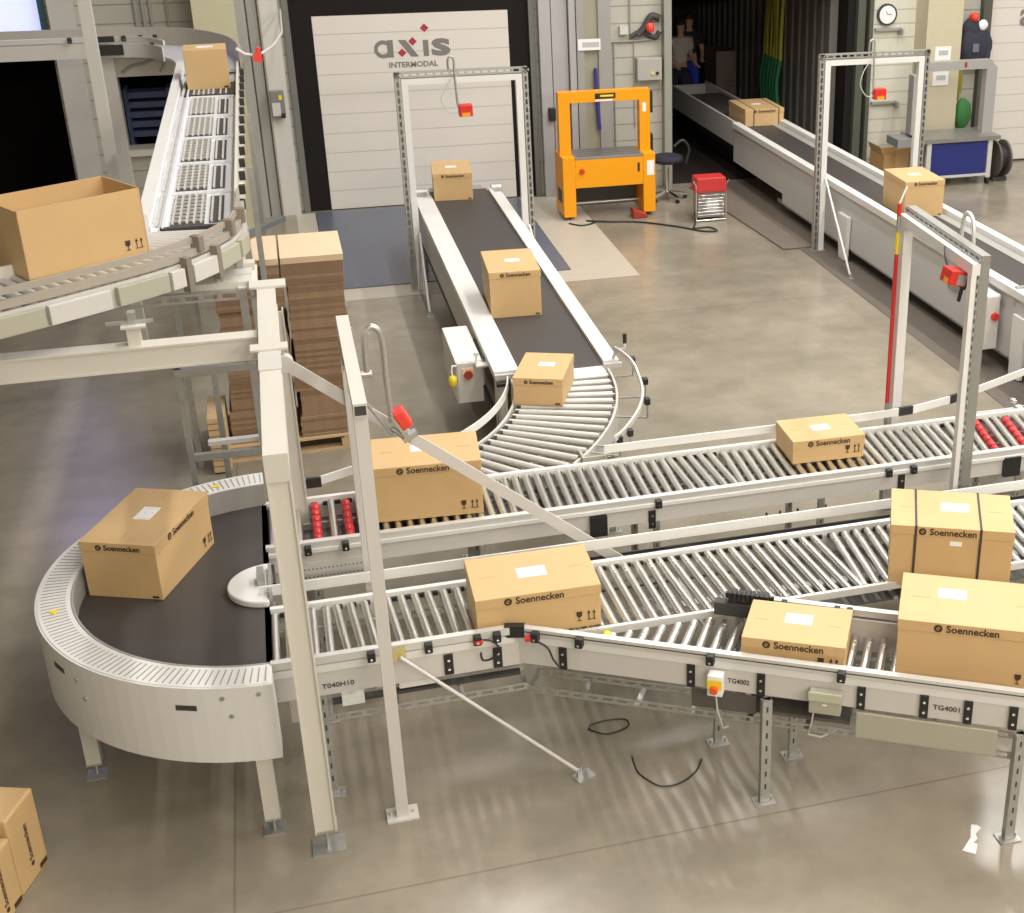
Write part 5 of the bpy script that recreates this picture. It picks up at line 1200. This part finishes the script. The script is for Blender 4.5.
def person(label, x, y, z, rz, shirt, trou, lean=0, arm=0):
    t = thing('person', label, 'person', (x, y, z), R(rz)); F = frame(t)
    def skin_obj(name, V, Ed, rad, material, root=0, lvl=2):
        me = bpy.data.meshes.new(name); me.from_pydata([tuple(v) for v in V], Ed, []); me.update()
        o = bpy.data.objects.new(name, me); COL.objects.link(o)
        o.modifiers.new('skin', 'SKIN'); 
        for i, r_ in enumerate(rad): me.skin_vertices[0].data[i].radius = r_ if isinstance(r_, tuple) else (r_, r_)
        me.skin_vertices[0].data[root].use_root = True
        sb = o.modifiers.new('sub', 'SUBSURF'); sb.levels = lvl; sb.render_levels = lvl
        me.materials.append(material); o.parent = t; FR[o.name] = F
        return o
    # body: pelvis, spine, neck, head, arms with hands and fingers, legs
    V = [(0, 0, .92), (0, .0, 1.12), (0, -.02 - lean, 1.36), (0, -.03 - lean, 1.46), (0, -.04 - lean, 1.54), (0, -.05 - lean, 1.64), (0, -.05 - lean, 1.70)]
    Ed = [(0, 1), (1, 2), (2, 3), (3, 4), (4, 5), (5, 6)]; rad = [(.15, .10), (.13, .09), (.17, .10), .05, .06, .085, .06]
    for sgn in (-1, 1):
        b = len(V); V += [(sgn * .19, -.02 - lean, 1.38), (sgn * .25, .02 - lean, 1.10), (sgn * .22, -.20 - lean - arm, .98), (sgn * .21, -.28 - lean - arm, .96)]
        Ed += [(2, b), (b, b + 1), (b + 1, b + 2), (b + 2, b + 3)]; rad += [.058, .045, .030, (.035, .018)]
        for k in range(4):
            q = len(V); V += [(sgn * (.185 + .018 * k), -.33 - lean - arm, .955), (sgn * (.185 + .018 * k), -.365 - lean - arm + .004 * k, .94)]; Ed += [(b + 3, q), (q, q + 1)]; rad += [.009, .007]
        q = len(V); V += [(sgn * .165, -.29 - lean - arm, .965)]; Ed += [(b + 2, q)]; rad += [.010]
        b = len(V); V += [(sgn * .10, 0, .86), (sgn * .12, -.02, .48), (sgn * .13, .02, .09), (sgn * .14, -.10, .05)]; Ed += [(0, b), (b, b + 1), (b + 1, b + 2), (b + 2, b + 3)]; rad += [.085, .058, .042, .04]
    skin_obj('body', V, Ed, rad, SKIN)
    obj('hair', placed(blob(MB(), (0, -.03 - lean, 1.70), .095, .105, .075, 1), F), HAIR, t)
    nose = MB().prism([(-.012, 0), (.012, 0), (0, .045)], 0, .03, F @ Matrix.Translation((0, -.125 - lean, 1.60)) @ FRONT)
    obj('shirt', None or (lambda: None)() or placed(MB(), F), shirt, t) if False else None
    SV = [(0, 0, .95), (0, 0, 1.14), (0, -.02 - lean, 1.37), (0, -.03 - lean, 1.45)]; SE = [(0, 1), (1, 2), (2, 3)]; SR = [(.175, .125), (.155, .11), (.19, .125), .075]
    for sgn in (-1, 1):
        b = len(SV); SV += [(sgn * .195, -.02 - lean, 1.39), (sgn * .245, .01 - lean, 1.20)]; SE += [(2, b), (b, b + 1)]; SR += [.078, .068]
    skin_obj('shirt', SV, SE, SR, shirt)
    TV = [(0, 0, .97), (0, 0, .90)]; TE = [(0, 1)]; TR = [(.165, .115), (.165, .12)]
    for sgn in (-1, 1):
        b = len(TV); TV += [(sgn * .10, 0, .80), (sgn * .12, -.02, .48), (sgn * .13, .02, .10)]; TE += [(1, b), (b, b + 1), (b + 1, b + 2)]; TR += [.105, .078, .065]
    skin_obj('trousers', TV, TE, TR, trou)
    sh = MB()
    for sgn in (-1, 1): blob(sh, (sgn * .135, -.05, .05), .05, .13, .045, 3)
    obj('shoes', placed(sh, F), BLACK, t)
    eyes = MB()
    for sgn in (-1, 1): blob(eyes, (sgn * .033, -.128 - lean, 1.635), .011, .008, .008, 0, 8, 5)
    obj('eyes', placed(eyes, F), BLACK, t)
    return t
person('person in a pale short-sleeved shirt and dark trousers standing in the container', 6.98, 24.1, .012, 15, SHIRT, NAVY, .02)
person('person in a dark top and blue trousers standing inside the container', 7.36, 24.75, .012, -10, NAVY, BLUEC)

# ================================================================== small things on the floor
for (pts, lb) in (([(1.36, 6.692, .008), (1.458, 6.611, .008), (1.59, 6.644, .008), (1.60, 6.72, .008), (1.488, 6.745, .008), (1.38, 6.72, .008), (1.38, 6.66, .008)], 'thin black cable lying in a small closed loop on the floor'),
                  ([(1.549, 6.364, .006), (1.545, 6.28, .006), (1.552, 6.191, .006), (1.633, 6.056, .008), (1.749, 6.049, .008), (1.86, 6.12, .006), (1.93, 6.22, .006)], 'thin black cable arching over the floor under the lane')):
    tag(obj('floor_cable', MB().tube(smooth(pts), .0045, 6), BLACK), lb, 'cable')
tag(obj('paper_scrap', MB().prism([(3.17, 5.263), (3.14, 5.21), (3.12, 5.17), (3.03, 5.09), (3.085, 5.044), (3.13, 5.11), (3.115, 5.13), (3.15, 5.15), (3.16, 5.19), (3.21, 5.22), (3.20, 5.25)], .001, .004), PAPER), 'torn white paper scrap on the floor near the end support', 'paper')
t = thing('cable_harness', 'black cable loop with red plugs under the kink of the front rail', 'cable', (.93, 6.46, .87))
obj('cable', MB().tube(smooth([(.74, 6.465, .89), (.80, 6.46, .87), (.83, 6.45, .82), (.79, 6.45, .77), (.74, 6.46, .76), (.73, 6.46, .81)]), .006, 6), BLACK, t)
obj('cable', MB().tube(smooth([(1.0, 6.43, .87), (1.08, 6.37, .84), (1.11, 6.34, .77), (1.14, 6.31, .73)]), .006, 6), BLACK, t)
obj('red_plug', MB().box(.70, .745, 6.45, 6.475, .872, .892), RED, t); obj('red_plug', MB().box(.97, 1.015, 6.41, 6.44, .865, .885, ), RED, t)
# crumpled shrink film heap behind the rear conveyor
m = MB(); rnd = random.Random(3)
for i in range(26):
    c = Vector((5.25 + rnd.uniform(0, .9), 8.95 + rnd.uniform(-.05, .35) , .45 + rnd.uniform(0, .22)))
    blob(m, c, rnd.uniform(.03, .07), rnd.uniform(.03, .07), rnd.uniform(.02, .05), i, 7, 4)
b_ = thing('mesh_basket', 'silvery basket of crumpled film behind the rear conveyor end', 'basket', (5.7, 9.1, 0))
obj('crumpled_film', m, CHROME, b_)
obj('basket_box', MB().box(5.2, 6.2, 8.85, 8.87, .0, .5).box(5.2, 6.2, 9.35, 9.37, 0, .5).box(5.2, 5.22, 8.87, 9.35, 0, .5).box(6.18, 6.2, 8.87, 9.35, 0, .5).box(5.2, 6.2, 8.87, 9.35, .4, .42), GREYP, b_)
# blue wooden rack seen through the hatch
t = thing('blue_crate_stack', 'blue slatted crates seen through the hatch under the raised conveyor', 'crate', (-1.6, 20.3, 0))
for i in range(5): obj('slat', MB().box(-1.95, -1.35, 20.2, 20.5, 1.0 + i * .13, 1.08 + i * .13), mat('dim_blue', (.10, .13, .26), .5), t)
obj('crate_post', MB().box(-1.95, -1.9, 20.15, 20.5, 0, 1.65).box(-1.4, -1.35, 20.15, 20.5, 0, 1.65), mat('dim_blue', (.10, .13, .26), .5), t)
